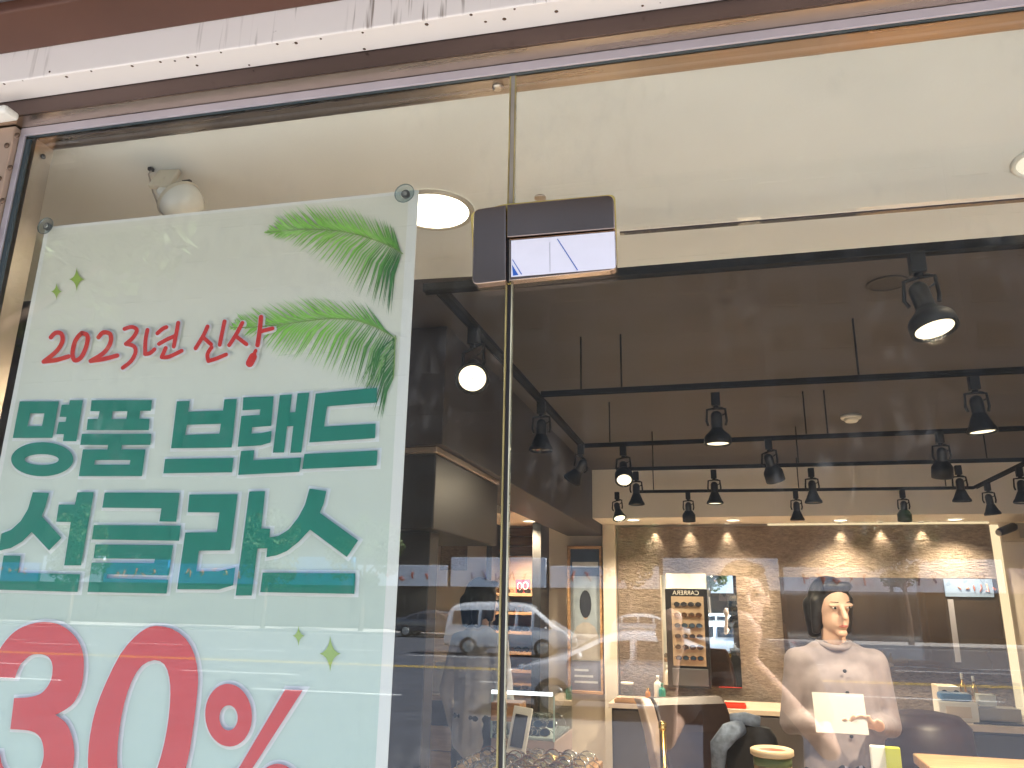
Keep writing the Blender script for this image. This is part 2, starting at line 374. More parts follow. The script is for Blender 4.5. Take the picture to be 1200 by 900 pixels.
# painted steel beam over the frame, streaked by drips
m_beam = bpy.data.materials.new('streaked_white_paint'); m_beam.use_nodes = True
n = m_beam.node_tree.nodes; l = m_beam.node_tree.links; p = n['Principled BSDF']; p.inputs['Roughness'].default_value = .45
tc = n.new('ShaderNodeTexCoord')
def nz_(scale, st, lo, hi, det=4):
    mp = n.new('ShaderNodeMapping'); mp.inputs['Scale'].default_value = st; l.new(tc.outputs['Object'], mp.inputs[0])
    z = n.new('ShaderNodeTexNoise'); z.inputs['Scale'].default_value = scale; z.inputs['Detail'].default_value = det; l.new(mp.outputs[0], z.inputs[0])
    r = n.new('ShaderNodeMapRange'); r.inputs[1].default_value = lo; r.inputs[2].default_value = hi; l.new(z.outputs[0], r.inputs[0]); return r.outputs[0]
s1 = nz_(110, (1, .2, .05), .60, .72, 2); s2 = nz_(6, (1, 1, .3), .46, .60); s3 = nz_(45, (1, 1, 1), .76, .79, 2)
def mm(op, a, b):
    k = n.new('ShaderNodeMath'); k.operation = op; k.use_clamp = True
    for i, q in enumerate((a, b)):
        if isinstance(q, (int, float)): k.inputs[i].default_value = q
        else: l.new(q, k.inputs[i])
    return k.outputs[0]
gn = n.new('ShaderNodeNewGeometry'); sn = n.new('ShaderNodeSeparateXYZ'); l.new(gn.outputs['Normal'], sn.inputs[0])
fr_face = mm('MULTIPLY', sn.outputs[1], -1.0)
st = mm('ADD', mm('MULTIPLY', mm('MULTIPLY', mm('MULTIPLY', s1, s2), .9), fr_face), s3)
mx = n.new('ShaderNodeMixRGB'); mx.inputs[1].default_value = (.72, .67, .63, 1); mx.inputs[2].default_value = (.17, .13, .10, 1)
l.new(st, mx.inputs[0]); l.new(mx.outputs[0], p.inputs['Base Color'])
bm_ = fbox(-1.95, 3.2, -.118, -.0585, 2.586, 2.72); ob = bm_.build('painted_beam', m_beam, bevel=.003)
tag(ob, 'white painted steel beam with rusty drip streaks above the glass', 'beam')
# small rust-ringed holes along the beam's lower edge
hb = MB()
for (x, y) in ((5, 98), (58, 84), (78, 90), (107, 83), (155, 77), (188, 72), (205, 71), (220, 67), (229, 66), (231, 76), (259, 61), (292, 76), (325, 51), (347, 50), (376, 45), (425, 38), (427, 57), (500, 28), (552, 17), (569, 25), (591, 22), (603, 10), (652, 13), (753, 6)):
    u, z = fp(x, y, -.1185)
    if z > 2.588: hb.lathe([(random.uniform(.0022, .0045), 0), (.0015, .0012)], FW(u, -.1182, z), FW(0, -1, 0) - FW(0, 0, 0), 8)
    else:
        v = -.118
        for k in range(40):
            uu, zz = fp(x, y, v)
            if zz >= 2.5859: break
            v += .0015
        hb.lathe([(random.uniform(.0022, .004), 0), (.0015, .0012)], FW(uu, v, 2.5858), (0, 0, -1), 8)
h = hb.build('rust_spots', mat('rust', (.09, .05, .03), .9), ob); h['kind'] = 'stuff'
vb = -.12
while fp(45, 8, vb)[1] > 2.657: vb -= .002
tag(fbox(-3.2, 3.2, vb, -.1185, 2.657, 2.90).build('brown_fascia', mat('brown_paint', (.085, .034, .020), .55, var=.12, scale=5), bevel=.004), 'reddish brown boarded soffit above the white beam', 'soffit')
m_canopy = mat('grey_canopy', (.13, .12, .12), .7, var=.08, scale=4)
tag(fbox(-6.5, 6.5, -.68, vb - .0005, 2.675, 2.95).build('canopy', m_canopy, bevel=.01), 'grey canopy projecting over the pavement above the shopfront', 'canopy')  # outward depth beyond the visible edge set to block sky reflections
# the building the shop is in: upper storeys, side piers
up = empty('shop_building', FW(0, 0, 2.9)); tag(up, 'building above and beside the glass shopfront', 'building')
m_bwall = mat('grey_render', (.36, .33, .30), .8, var=.08, scale=2)
child(fbox(-7, 7, -.1, 7.5, 2.96, 12), 'upper_wall', m_bwall, up)
child(fbox(-6.5, -3.2, -.1, 6, 0, 2.69), 'side_wall', m_bwall, up)
child(fbox(3.2, 6.5, -.1, 6, 0, 2.69), 'side_wall', m_bwall, up)
child(fbox(-3.2, 3.2, .06, .5, 2.701, 2.958), 'lintel', m_bwall, up)
child(fbox(-3.2, -1.76, -.04, .10, 0, 2.58), 'pier', m_dark, up)
child(fbox(UR + .062, 3.2, -.04, .2, 0, 2.58), 'pier', m_bwall, up)
# pale drilled post at the left of the frame
m_post = mat('beige_steel', (.46, .34, .26), .35, .45, .12, 5, .04, 60)
po = empty('drilled_post', FW(-1.6, 0, 0)); tag(po, 'beige steel post studded with bolts beside the window frame', 'post')
child(fbox(-1.755, -1.464, -.030, .005, 0, 2.546), 'post_face', m_post, po, .002)
for (x, y) in ((29, 157), (17, 169), (21, 195), (8, 208), (12, 234), (0, 248), (3, 273), (-8, 262)):
    u, z = fp(x, y, -.032); mb = MB(); ax = FW(0, -1, 0) - FW(0, 0, 0)
    mb.lathe([(.0065, 0), (.0065, .002), (.004, .004), (.0015, .0042)], FW(u - .021, -.0302, z), ax, 12)
    child(mb, 'bolt', mat('dark_bolt', (.12, .075, .05), .45, .6), po)
u, z = fp(4, 129, -.10); o = fbox(u - .06, u + .012, -.108, -.07, z - .009, z + .009).build('cable_clip', m_whitep, bevel=.006)
tag(o, 'white plastic cable end poking out under the painted beam', 'cable clip')

# ================================================================== BANNER
bn = empty('hanging_banner', FW(-.96, .0225, .55)); tag(bn, 'tall pale green sale banner hung inside the glass by suction cups', 'banner')
m_sheet = mat('banner_white', (.76, .73, .66), .5)
child(fbox(-1.3865, -.5365, .0225, .0240, .55, 2.319), 'sheet', m_sheet, bn)
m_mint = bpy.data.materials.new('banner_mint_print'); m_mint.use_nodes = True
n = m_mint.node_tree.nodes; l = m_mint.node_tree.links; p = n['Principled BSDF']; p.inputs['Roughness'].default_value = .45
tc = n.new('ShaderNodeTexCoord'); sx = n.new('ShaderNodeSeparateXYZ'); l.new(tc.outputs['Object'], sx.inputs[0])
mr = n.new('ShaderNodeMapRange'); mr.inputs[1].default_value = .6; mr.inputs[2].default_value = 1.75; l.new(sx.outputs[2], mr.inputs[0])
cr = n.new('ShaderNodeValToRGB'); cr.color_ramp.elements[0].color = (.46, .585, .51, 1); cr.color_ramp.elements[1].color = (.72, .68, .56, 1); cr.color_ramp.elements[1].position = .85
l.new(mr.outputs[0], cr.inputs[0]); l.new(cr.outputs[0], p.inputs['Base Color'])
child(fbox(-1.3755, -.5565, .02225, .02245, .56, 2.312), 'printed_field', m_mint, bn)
m_red = mat('red_ink', (.62, .032, .024), .4); m_green = mat('green_ink', (.016, .20, .135), .4)
m_ink_white = mat('white_ink', (.76, .76, .74), .45); m_spark = mat('lime_ink', (.30, .42, .07), .4)
def offset(poly, d):
    """mitred outline offset of a polygon (u,z); positive grows it"""
    n = len(poly); A = sum(poly[i][0] * poly[(i + 1) % n][1] - poly[(i + 1) % n][0] * poly[i][1] for i in range(n))
    sgn = 1 if A > 0 else -1; out = []
    for i in range(n):
        p0, p1, p2 = Vector(poly[i - 1]), Vector(poly[i]), Vector(poly[(i + 1) % n])
        a = (p1 - p0).normalized(); b = (p2 - p1).normalized()
        n1 = Vector((a.y, -a.x)) * sgn; n2 = Vector((b.y, -b.x)) * sgn; m = n1 + n2
        if m.length < .15: m = n1
        else:
            m = m / max(m.dot(n1), .45)
        out.append(tuple(p1 + m * d))
    return out
def flat(outer, holes, v, name, m, par):
    """one flat printed shape with holes, as a thin ink layer facing the street"""
    bmm = bmesh.new()
    for loop in [outer] + holes:
        vs = [bmm.verts.new(FW(u, v, z)) for u, z in loop]
        for i in range(len(vs)): bmm.edges.new((vs[i], vs[(i + 1) % len(vs)]))
    r = bmesh.ops.triangle_fill(bmm, edges=bmm.edges[:], use_beauty=True)
    nrm = FW(0, -1, 0) - FW(0, 0, 0)
    for f in bmm.faces:
        f.normal_update()
        if f.normal.dot(nrm) < 0: f.normal_flip()
    me = bpy.data.meshes.new(name); bmm.to_mesh(me); bmm.free()
    M = par.matrix_basis.copy(); q = par.parent
    while q: M = q.matrix_basis @ M; q = q.parent
    me.transform(M.inverted()); return link(name, me, m, par)
LAY = [.0221]
def layer(): LAY[0] -= .00003; return LAY[0]
def zoomed(x0, y0, s): return lambda pts: [fp(x0 + x / s, y0 + y / s, .022) for x, y in pts]
def ellipse(cx, cy, rx, ry, n=36, tilt=0):
    return [(cx + rx * math.cos(a) - tilt * ry * math.sin(a), cy + ry * math.sin(a)) for a in [2 * math.pi * k / n for k in range(n)]]
OUT = .0055
def glyph(outer, holes, m, tr, name='letter_stroke', out=OUT):
    o_ = tr(outer); h_ = [tr(h) for h in holes]
    hs = [offset(h, -out) for h in h_]
    hs = [q for q, h in zip(hs, h_) if min(max(a[0] for a in h) - min(a[0] for a in h), max(a[1] for a in h) - min(a[1] for a in h)) > out * 2.2]
    flat(offset(o_, out), hs, layer() + .0, 'letter_outline', m_ink_white, bn)
    return lambda: flat(o_, h_, layer() - .001, name, m, bn)
T = []
A = zoomed(0, 440, 5.217)
T.append(glyph([(132, 162), (372, 162), (332, 385), (90, 385)], [[(198, 235), (283, 235), (268, 313), (180, 313)]], m_green, A))
T.append(glyph([(438, 155), (518, 155), (478, 405), (396, 405), (402, 362), (356, 362), (370, 288), (412, 286), (418, 257), (376, 256), (388, 182), (434, 182)], [], m_green, A))
T.append(glyph(ellipse(270, 515, 190, 104), [ellipse(267, 517, 104, 33)], m_green, A))
T.append(glyph([(570, 155), (940, 155), (932, 220), (868, 220), (862, 268), (925, 270), (920, 338), (540, 338), (548, 270), (610, 270), (620, 222), (563, 222)], [[(700, 222), (790, 222), (783, 270), (693, 270)]], m_green, A))
T.append(glyph([(512, 360), (936, 360), (930, 428), (757, 428), (752, 455), (900, 455), (878, 618), (493, 618), (518, 455), (668, 455), (672, 428), (502, 428)], [[(592, 520), (808, 520), (804, 548), (588, 548)]], m_green, A))
A = zoomed(190, 440, 4.444)
T.append(glyph([(85, 138), (152, 136), (145, 192), (325, 186), (332, 128), (397, 126), (370, 378), (55, 382)], [[(138, 260), (314, 255), (306, 306), (128, 313)]], m_green, A))
T.append(glyph([(24, 438), (380, 432), (372, 507), (15, 512)], [], m_green, A))
T.append(glyph([(430, 118), (588, 112), (575, 266), (477, 273), (473, 306), (525, 303), (578, 291), (572, 352), (520, 367), (401, 374), (420, 214), (515, 209), (519, 180), (426, 185)], [], m_green, A))
T.append(glyph([(620, 106), (683, 102), (672, 196), (700, 194), (712, 97), (773, 93), (732, 404), (674, 406), (690, 266), (658, 268), (642, 404), (584, 405)], [], m_green, A))
T.append(glyph([(418, 396), (488, 392), (482, 444), (732, 430), (722, 505), (404, 520)], [], m_green, A))
T.append(glyph([(806, 98), (1125, 68), (1123, 145), (866, 164), (850, 270), (1118, 254), (1115, 330), (773, 352)], [], m_green, A))
T.append(glyph([(748, 412), (1128, 393), (1123, 472), (736, 490)], [], m_green, A))
A = zoomed(0, 560, 5.217)
T.append(glyph([(213, 90), (312, 95), (290, 180), (268, 235), (388, 368), (313, 445), (207, 332), (150, 390), (80, 430), (5, 447), (22, 342), (80, 320), (140, 265), (185, 190)], [], m_green, A))
T.append(glyph([(485, 90), (586, 90), (508, 536), (405, 536), (445, 272), (356, 270), (372, 165), (470, 165)], [], m_green, A))
T.append(glyph([(36, 475), (140, 478), (125, 580), (503, 590), (487, 698), (2, 684)], [], m_green, A))
T.append(glyph([(652, 92), (1110, 94), (1088, 270), (985, 268), (998, 188), (637, 184)], [], m_green, A))
T.append(glyph([(586, 290), (1116, 294), (1106, 386), (573, 378)], [], m_green, A))
T.append(glyph([(596, 408), (1070, 413), (1043, 598), (668, 590), (664, 614), (1040, 624), (1030, 708), (548, 698), (573, 519), (955, 522), (958, 497), (584, 493)], [], m_green, A, out=.004))
A = zoomed(200, 560, 5.0)
T.append(glyph([(120, 100), (402, 98), (360, 426), (176, 428), (160, 548), (290, 548), (388, 526), (376, 630), (290, 655), (48, 653), (96, 322), (280, 320), (296, 205), (110, 203)], [], m_green, A))
T.append(glyph([(470, 82), (563, 80), (540, 298), (592, 300), (588, 350), (640, 342), (700, 305), (755, 235), (795, 160), (822, 65), (920, 80), (905, 150), (882, 207), (1105, 368), (1040, 465), (825, 305), (760, 375), (690, 430), (630, 455), (570, 466), (575, 415), (518, 415), (484, 690), (390, 690)], [], m_green, A))
T.append(glyph([(548, 556), (1090, 560), (1084, 680), (534, 670)], [], m_green, A))
def smooth(pts, k=4):
    """closed Catmull-Rom through the points"""
    n = len(pts); out = []
    for i in range(n):
        p0, p1, p2, p3 = [Vector(pts[(i + j) % n]) for j in (-1, 0, 1, 2)]
        for s in range(k):
            t = s / k
            out.append(tuple(.5 * ((2 * p1) + (p2 - p0) * t + (2 * p0 - 5 * p1 + 4 * p2 - p3) * t * t + (3 * p1 - p0 - 3 * p2 + p3) * t ** 3)))
    return out
A = zoomed(0, 710, 3.0)
three = [(-25, 250), (-12, 190), (30, 120), (80, 78), (150, 57), (215, 65), (265, 100), (295, 150), (303, 210), (295, 280), (270, 335), (240, 362), (203, 382), (240, 410), (262, 460), (270, 520), (262, 580), (240, 640), (190, 700), (110, 722), (30, 695), (-20, 630), (-35, 512), (8, 512), (18, 560), (50, 600), (95, 612), (140, 585), (160, 540), (160, 490), (145, 455), (110, 437), (45, 432), (58, 323), (110, 320), (155, 305), (185, 265), (193, 220), (185, 187), (160, 171), (120, 172), (85, 200), (68, 232), (62, 253)]
def smooth_seg(pts, corners, k=4):
    """like smooth() but keeps the named corner points sharp"""
    n = len(pts); out = []
    for i in range(n):
        p1, p2 = Vector(pts[i]), Vector(pts[(i + 1) % n])
        p0 = p1 if pts[i] in corners else Vector(pts[i - 1]); p3 = p2 if pts[(i + 1) % n] in corners else Vector(pts[(i + 2) % n])
        for q in range(k):
            t = q / k; out.append(tuple(.5 * ((2 * p1) + (p2 - p0) * t + (2 * p0 - 5 * p1 + 4 * p2 - p3) * t * t + (3 * p1 - p0 - 3 * p2 + p3) * t ** 3)))
    return out
three = smooth_seg(three, {(-25, 250), (62, 253), (203, 382), (45, 432), (58, 323), (8, 512), (-35, 512)})
T.append(glyph(three, [], m_red, A, 'numeral'))
T.append(glyph(smooth([(555, 70), (610, 80), (660, 115), (690, 170), (703, 240), (700, 310), (690, 400), (675, 500), (660, 570), (635, 650), (590, 720), (520, 760), (430, 755), (360, 710), (325, 640), (317, 540), (325, 450), (345, 360), (380, 270), (430, 170), (480, 110), (520, 80)], 2), [smooth([(550, 190), (585, 205), (602, 250), (606, 310), (600, 390), (585, 480), (560, 570), (530, 640), (490, 660), (450, 640), (425, 590), (420, 520), (428, 430), (445, 340), (470, 265), (505, 210)], 2)], m_red, A, 'numeral'))
T.append(glyph(ellipse(810, 383, 82, 110, tilt=-.03), [ellipse(810, 392, 32, 44)], m_red, A, 'percent_ring'))
T.append(glyph([(1008, 293), (1070, 295), (880, 590), (820, 690), (758, 690), (845, 570)], [], m_red, A, 'percent_bar'))
T.append(glyph(ellipse(985, 663, 84, 110, tilt=-.03), [ellipse(985, 668, 32, 44)], m_red, A, 'percent_ring'))
for (cx, cy, rx, ry) in ((90.7, 327.7, 9, 14), (67, 342, 6.5, 10), (350.5, 745, 7, 12), (387.5, 766, 12.5, 21)):
    pts = []
    for k in range(4):
        a = math.pi / 2 * k
        for j in range(5):
            t = j / 5; P0 = (math.cos(a), math.sin(a)); P2 = (math.cos(a + math.pi / 2), math.sin(a + math.pi / 2))
            q = [(1 - t) ** 2 * P0[i] + 2 * t * (1 - t) * .12 * (P0[i] + P2[i]) + t * t * P2[i] for i in (0, 1)]
            pts.append((cx + rx * q[0], cy + ry * q[1]))
    flat([fp(x, y, .022) for x, y in pts], [], layer() - .0012, 'sparkle', m_spark, bn)
# brush-written line: ribbons with round ends
def ribbon(pts, wd, A):
    q = [Vector(p) for p in pts]; fine = []
    for i in range(len(q) - 1):
        p0 = q[max(i - 1, 0)]; p1 = q[i]; p2 = q[i + 1]; p3 = q[min(i + 2, len(q) - 1)]
        for s in range(5):
            t = s / 5; fine.append(.5 * ((2 * p1) + (p2 - p0) * t + (2 * p0 - 5 * p1 + 4 * p2 - p3) * t * t + (3 * p1 - p0 - 3 * p2 + p3) * t ** 3))
    fine.append(q[-1]); L = []; Rr = []
    for i, p in enumerate(fine):
        d = (fine[min(i + 1, len(fine) - 1)] - fine[max(i - 1, 0)]).normalized(); nn = Vector((-d.y, d.x))
        L.append(p + nn * wd); Rr.append(p - nn * wd)
    d0 = (fine[0] - fine[1]).normalized(); d1 = (fine[-1] - fine[-2]).normalized(); caps = []
    for c, d in ((fine[-1], d1), (fine[0], d0)):
        nn = Vector((-d.y, d.x)); caps.append([c + nn * wd * math.cos(t) + d * wd * math.sin(t) for t in [math.pi * k / 6 for k in range(1, 6)]])
    return L, caps[0], Rr, caps[1]
def stroke(pts, wd, A, m, v, name):
    L, c1, Rr, c0 = ribbon(pts, wd, A); n = len(L); mb = MB()
    vs = [FW(*fpv(A, p, v)) for p in L] + [FW(*fpv(A, p, v)) for p in Rr]
    mb.add(vs, [(i, i + 1, n + i + 1, n + i) for i in range(n - 1)])
    for cap, a, b in ((c1, n - 1, 2 * n - 1), (c0, n, 0)):
        k = len(mb.v); mb.v += [tuple(FW(*fpv(A, p, v))) for p in cap]
        mb.f.append((a, *range(k, k + len(cap)), b)); mb.sm.append(False)
    return child(mb, name, m, bn)
def fpv(A, p, v): u, z = A([(p[0], p[1])])[0]; return u, v, z
A = zoomed(30, 350, 3.871)
STR = [([(125, 180), (145, 160), (172, 164), (177, 198), (150, 243), (92, 290)], 10), ([(92, 290), (150, 282), (205, 266)], 10),
       ([(262, 162), (236, 195), (223, 250), (233, 284), (262, 270), (286, 218), (290, 172), (264, 160)], 10),
       ([(340, 180), (362, 158), (393, 166), (394, 205), (364, 250), (305, 287)], 10), ([(305, 287), (365, 278), (425, 262)], 10),
       ([(458, 142), (490, 133), (514, 147), (496, 182), (464, 210)], 9), ([(464, 210), (500, 220), (508, 247), (488, 287), (450, 318)], 9),
       ([(562, 146), (553, 195), (551, 256)], 9), ([(551, 256), (573, 252), (594, 234)], 9),
       ([(607, 162), (630, 142), (648, 134)], 9), ([(614, 210), (650, 190), (690, 172)], 9), ([(701, 114), (692, 165), (681, 222)], 9),
       ([(645, 228), (627, 268)], 9), ([(627, 270), (660, 268), (717, 241)], 9),
       ([(834, 131), (815, 172), (780, 230)], 9), ([(816, 182), (850, 212)], 9), ([(911, 108), (900, 160), (889, 214)], 9),
       ([(852, 226), (834, 256), (838, 286)], 9), ([(838, 288), (875, 276), (918, 258)], 9),
       ([(992, 115), (962, 170), (932, 216)], 9), ([(966, 178), (1010, 212)], 9), ([(1076, 88), (1070, 150), (1060, 216)], 10), ([(1074, 154), (1128, 140)], 9),
       ([(1052, 240), (1045, 256)], 8), ([(1040, 268), (1025, 298)], 18)]
for pts, wd in STR: stroke(pts, wd + 7, A, m_ink_white, layer() - .0022, 'brush_outline')
BRUSH = (STR, A)
# printed palm fronds
def frond_mat():
    m = bpy.data.materials.new('palm_print'); m.use_nodes = True; n = m.node_tree.nodes; l = m.node_tree.links
    a = n.new('ShaderNodeVertexColor'); a.layer_name = 'ink'; l.new(a.outputs[0], n['Principled BSDF'].inputs['Base Color']); n['Principled BSDF'].inputs['Roughness'].default_value = .45
    return m
m_palm = frond_mat(); A = zoomed(270, 220, 3.214)
def lerp_list(P, t):
    t = max(0, min(.9999, t)) * (len(P) - 1); i = int(t); f = t - i; return Vector(P[i]).lerp(Vector(P[i + 1]), f)
def frond(rachis, top, bottom, nleaf, dark_from):
    vs = []; fs = []; cols = []; v0 = layer() - .0003
    for side, tips in ((0, top), (1, bottom)):
        for k in range(nleaf):
            t = (k + .5 + random.uniform(-.3, .3)) / nleaf
            a = lerp_list(rachis, t); tip = lerp_list(tips, t) + Vector((random.uniform(-9, 9), random.uniform(-9, 9)))
            b = lerp_list(rachis, min(1, t + .02)); d = tip - a; nn = Vector((-d.y, d.x)).normalized(); L = d.length
            wd = 4.6 + 3.0 * random.random() + (1.5 if t > .8 else 0)
            tip += nn * 0; bend = nn * (L * .07 * (1 if side else -1)); v = v0 - .000012 * (k + side * nleaf)
            p = [a - nn * 1.2, a + d * .35 + bend - nn * wd * .55, tip, a + d * .35 + bend + nn * wd * .55, a + nn * 1.2]
            p = [q if q.x < 655 - (q.y - 100) * .055 else Vector((655 - (q.y - 100) * .055, q.y)) for q in p]
            i0 = len(vs); vs += [FW(*fpv(A, q, v)) for q in p]; fs.append(tuple(range(i0, i0 + 5)))
            g = max(0, min(1, (dark_from - t) / .35)) if side else max(0, min(1, (dark_from - .15 - t) / .3))
            j = random.uniform(.85, 1.15)
            base = Vector((.25, .54, .075)).lerp(Vector((.05, .18, .045)), g) * j
            if random.random() < .25: base = base.lerp(Vector((.45, .62, .25)), .4)
            cols.append(base)
    me = bpy.data.meshes.new('palm_leaf'); M = bn.matrix_basis.inverted()
    me.from_pydata([tuple(M @ q) for q in vs], [], fs); ca = me.color_attributes.new('ink', 'FLOAT_COLOR', 'CORNER')
    for pl, c in zip(me.polygons, cols):
        for li in pl.loop_indices: ca.data[li].color = (c[0], c[1], c[2], 1)
    link('palm_leaf', me, m_palm, bn)
    stroke(rachis, 2.0, A, mat('palm_rib', (.22, .33, .09), .45), v0 - .0021, 'palm_rib')
frond([(652, 252), (620, 232), (560, 205), (480, 180), (400, 165), (300, 160), (225, 164), (140, 171)],
      [(622, 150), (562, 115), (470, 85), (385, 68), (290, 66), (205, 82), (160, 122), (138, 168)],
      [(612, 500), (545, 445), (445, 375), (362, 305), (285, 248), (222, 215), (165, 190), (136, 173)], 62, .42)
frond([(628, 572), (560, 532), (480, 502), (380, 496), (280, 506), (180, 520), (80, 528), (5, 530)],
      [(530, 440), (450, 426), (340, 412), (250, 412), (155, 434), (72, 456), (20, 482), (3, 528)],
      [(565, 800), (470, 748), (372, 702), (265, 652), (165, 640), (105, 585), (30, 548), (4, 532)], 62, .40)
frond([(624, 560), (622, 610), (620, 660), (616, 720)], [(610, 570), (610, 620), (612, 668), (612, 728)], [(480, 745), (505, 800), (540, 850), (566, 885)], 15, 1.6)
STR, A2 = BRUSH
LAY[0] -= .0045
A = A2
for pts, wd in STR: stroke(pts, wd, A, m_red, layer(), 'brush_stroke')
LAY[0] += .0030
for fn in T: fn()
# suction cups with metal nuts
for px, py, r in ((55.5, 266, .0195), (475, 228, .020)):
    u, z = fp(px, py, .012); t = empty('suction_cup', FW(u, .006, z)); ax = FW(0, 1, 0) - FW(0, 0, 0)
    tag(t, 'clear suction cup with a nut at the banner corner ' + ('by the steel jamb' if px < 100 else 'by the ceiling light'), 'suction cup', 'suction cups holding the banner')
    child(MB().lathe([(r, 0), (r * .96, .002), (r * .55, .005), (r * .45, .006)], FW(u, .0056, z), ax, 24, cap=False), 'cup', glass('cup_plastic', (.62, .74, .76), .06), t)
    child(MB().lathe([(r * .97, .0), (r, .001), (r * .93, .002)], FW(u, .0057, z), ax, 24, cap=False), 'rim', mat('cup_rim', (.10, .15, .16), .2), t)
    child(MB().lathe([(.0085, 0), (.0085, .005), (.006, .0055)], FW(u + .001, .0085, z), ax, 14), 'nut_seat', mat('dark_nut', (.08, .09, .09), .3, .6), t)
    child(MB().lathe([(.005, 0), (.005, .003), (.002, .0035)], FW(u + .001, .0060, z), ax, 6), 'nut', mat('bright_nut', (.75, .75, .72), .2, 1), t)


# ================================================================== CEILING FITTINGS
def spot(par, loc, d, power, size=70, blend=.6, rad=.03, col=WARM):
    ld = bpy.data.lights.new('lamp_light', 'SPOT'); ld.energy = power; ld.spot_size = R_(size); ld.spot_blend = blend; ld.shadow_soft_size = rad; ld.color = col
    o = bpy.data.objects.new('lamp_light', ld); COL.objects.link(o); o.parent = par; o.location = loc
    o.rotation_euler = Vector(d).to_track_quat('-Z', 'Y').to_euler(); return o
ZT = 2.40
def track(name_label, p0, p1, group='black lighting rails under the dark ceiling'):
    p0 = Vector((*p0, ZT)); p1 = Vector((*p1, ZT)); d = p1 - p0; L = d.length; mid = (p0 + p1) / 2
    t = empty('track_rail', mid, math.atan2(d.y, d.x)); tag(t, name_label, 'track rail', group)
    MB().box((0, 0, .009), (L, .032, .014 if abs(p0.y - 1.93) > .05 or abs(d.y) > 1 else .022)).build('rail', m_rail, t, bevel=.002)
    for s in (-1, 1): MB().box((0, s * .0130, -.001), (L, .004, .0055)).build('rail_lip', m_rail, t)
    return t
tf = track('black rail hanging just behind the pale front ceiling strip', (-.79, 1.93), (2.2, 2.01))
tl = track('black rail running back from the glass beside the drop beam', (-.745, 1.95), (-.745, 4.24))
t1 = track('black cross rail carrying the two lit downward spotlights', (-.72, 3.115), (1.76, 3.14))
t2 = track('black cross rail in front of the hanging smoke detector side', (-.76, 4.245), (1.76, 4.19))
t3 = track('black cross rail seen along the top of the cream bulkhead', (-.66, 5.06), (1.76, 5.11))
t4 = track('black cross rail hanging over the face of the cream bulkhead', (-.66, 6.12), (1.745, 6.26))
tr_ = track('black rail running back along the right to the bulkhead', (1.755, 2.02), (1.745, 6.26))
def rod(t, px, py):
    p = atz(px, py, ZT)
    if t is tl: x, y = -.745, p.y
    else:
        a = t.matrix_basis.to_translation(); k = math.tan(t.rotation_euler.z); x = p.x; y = a.y + (x - a.x) * k
    child(MB().tube([(x, y, ZT + .02), (x, y, 2.652)], .004, 6), 'hanger_rod', m_black, t)
for t, px, py in ((t1, 728, 458), (t1, 1007, 445), (t1, 680, 460), (t2, 970, 513), (t2, 716, 524), (t2, 945, 514), (t3, 935, 548), (t3, 766, 551), (t3, 1150, 545), (t4, 766, 577), (t4, 935, 577), (t4, 1107, 574)): rod(t, px, py)

def sweep_profile(kind):
    if kind == 'bell': return [(.021, .0), (.024, .012), (.030, .020), (.050, .040), (.054, .048), (.054, .074), (.051, .074)]
    if kind == 'can': return [(.024, .0), (.030, .004), (.046, .028), (.049, .036), (.049, .085), (.046, .085)]
    return [(.020, .0), (.026, .010), (.042, .050), (.052, .066), (.053, .076), (.050, .076)]
def spotlight(loc, aim, lit, label, kind='bell', power=9, yaw=0, drop=.085):
    """track spotlight: adapter, yoke with two arms, socket, shade, lens, cable loop"""
    t = empty('track_spotlight', loc); tag(t, label, 'spotlight', 'black track spotlights')
    aim = Vector(aim).normalized(); Q = Matrix.Rotation(yaw, 3, 'Z')
    MB().box((0, 0, -.028), (.036, .032, .056), Q).build('adapter', m_black, t, bevel=.003)
    MB().lathe([(.011, -.056), (.011, -.068)], n=12).build('swivel', m_black, t)
    pv = Vector((0, 0, -.068 - drop * .6)); side = aim.cross(Vector((0, 1, 0)) if abs(aim.y) < .9 else Vector((1, 0, 0))).normalized()
    if abs(aim.z) > .97: side = Q @ Vector((1, 0, 0))
    yk = MB()
    for s in (-1, 1): yk.tube([Vector((0, 0, -.066)), side * s * .036 + Vector((0, 0, -.070)), pv + side * s * .040, pv + side * s * .034 + aim * .02], .0052, 6)
    yk.build('yoke', m_black, t)
    MB().capsule(pv - aim * .020, pv + aim * .030, .0235, .0235, 14).build('socket', m_blackp, t)
    s0 = pv + aim * .022; prof = sweep_profile(kind); sh_ = MB().lathe(prof, s0, aim, 24, cap=False)
    r_in = [(r - .0035, h + .002) for r, h in prof][::-1]; sh_.lathe(r_in[1:], s0, aim, 24, cap=False); sh_.build('shade', m_black, t)
    hl = prof[-1][1]; rl = prof[-1][0] * (.86 if kind == 'bell' else .84)
    MB().lathe([(rl, hl - .004), (rl * .5, hl - .0025), (.002, hl - .002)], s0, aim, 22, cap=False).build('lens', emit('lamp_glow', (1, .80, .52), .55) if lit else mat('lamp_off', (.06, .055, .05), .2, .3), t)
    lp_ = []
    for k in range(9):
        a = -math.pi / 2 + math.pi * k / 8; lp_.append(Vector((0, 0, -.062)) + side * (.012 + .026 * math.cos(a)) + Vector((0, 0, -.018 + -.018 * math.sin(a))))
    MB().tube(lp_, .0032, 6).build('cable', m_blackp, t)
    if lit: spot(t, s0 + aim * (hl + .004), aim, power * 6.0, 140, 1.0, .025)
    return t
D = (0, 0, -1)
def on(px, py): p = atz(px, py, ZT); p.z = ZT + .002; return p
spotlight(on(1073, 297), (.16, -.22, -1), True, 'large lit bell spotlight on the rail behind the pale ceiling strip', 'bell', 3)
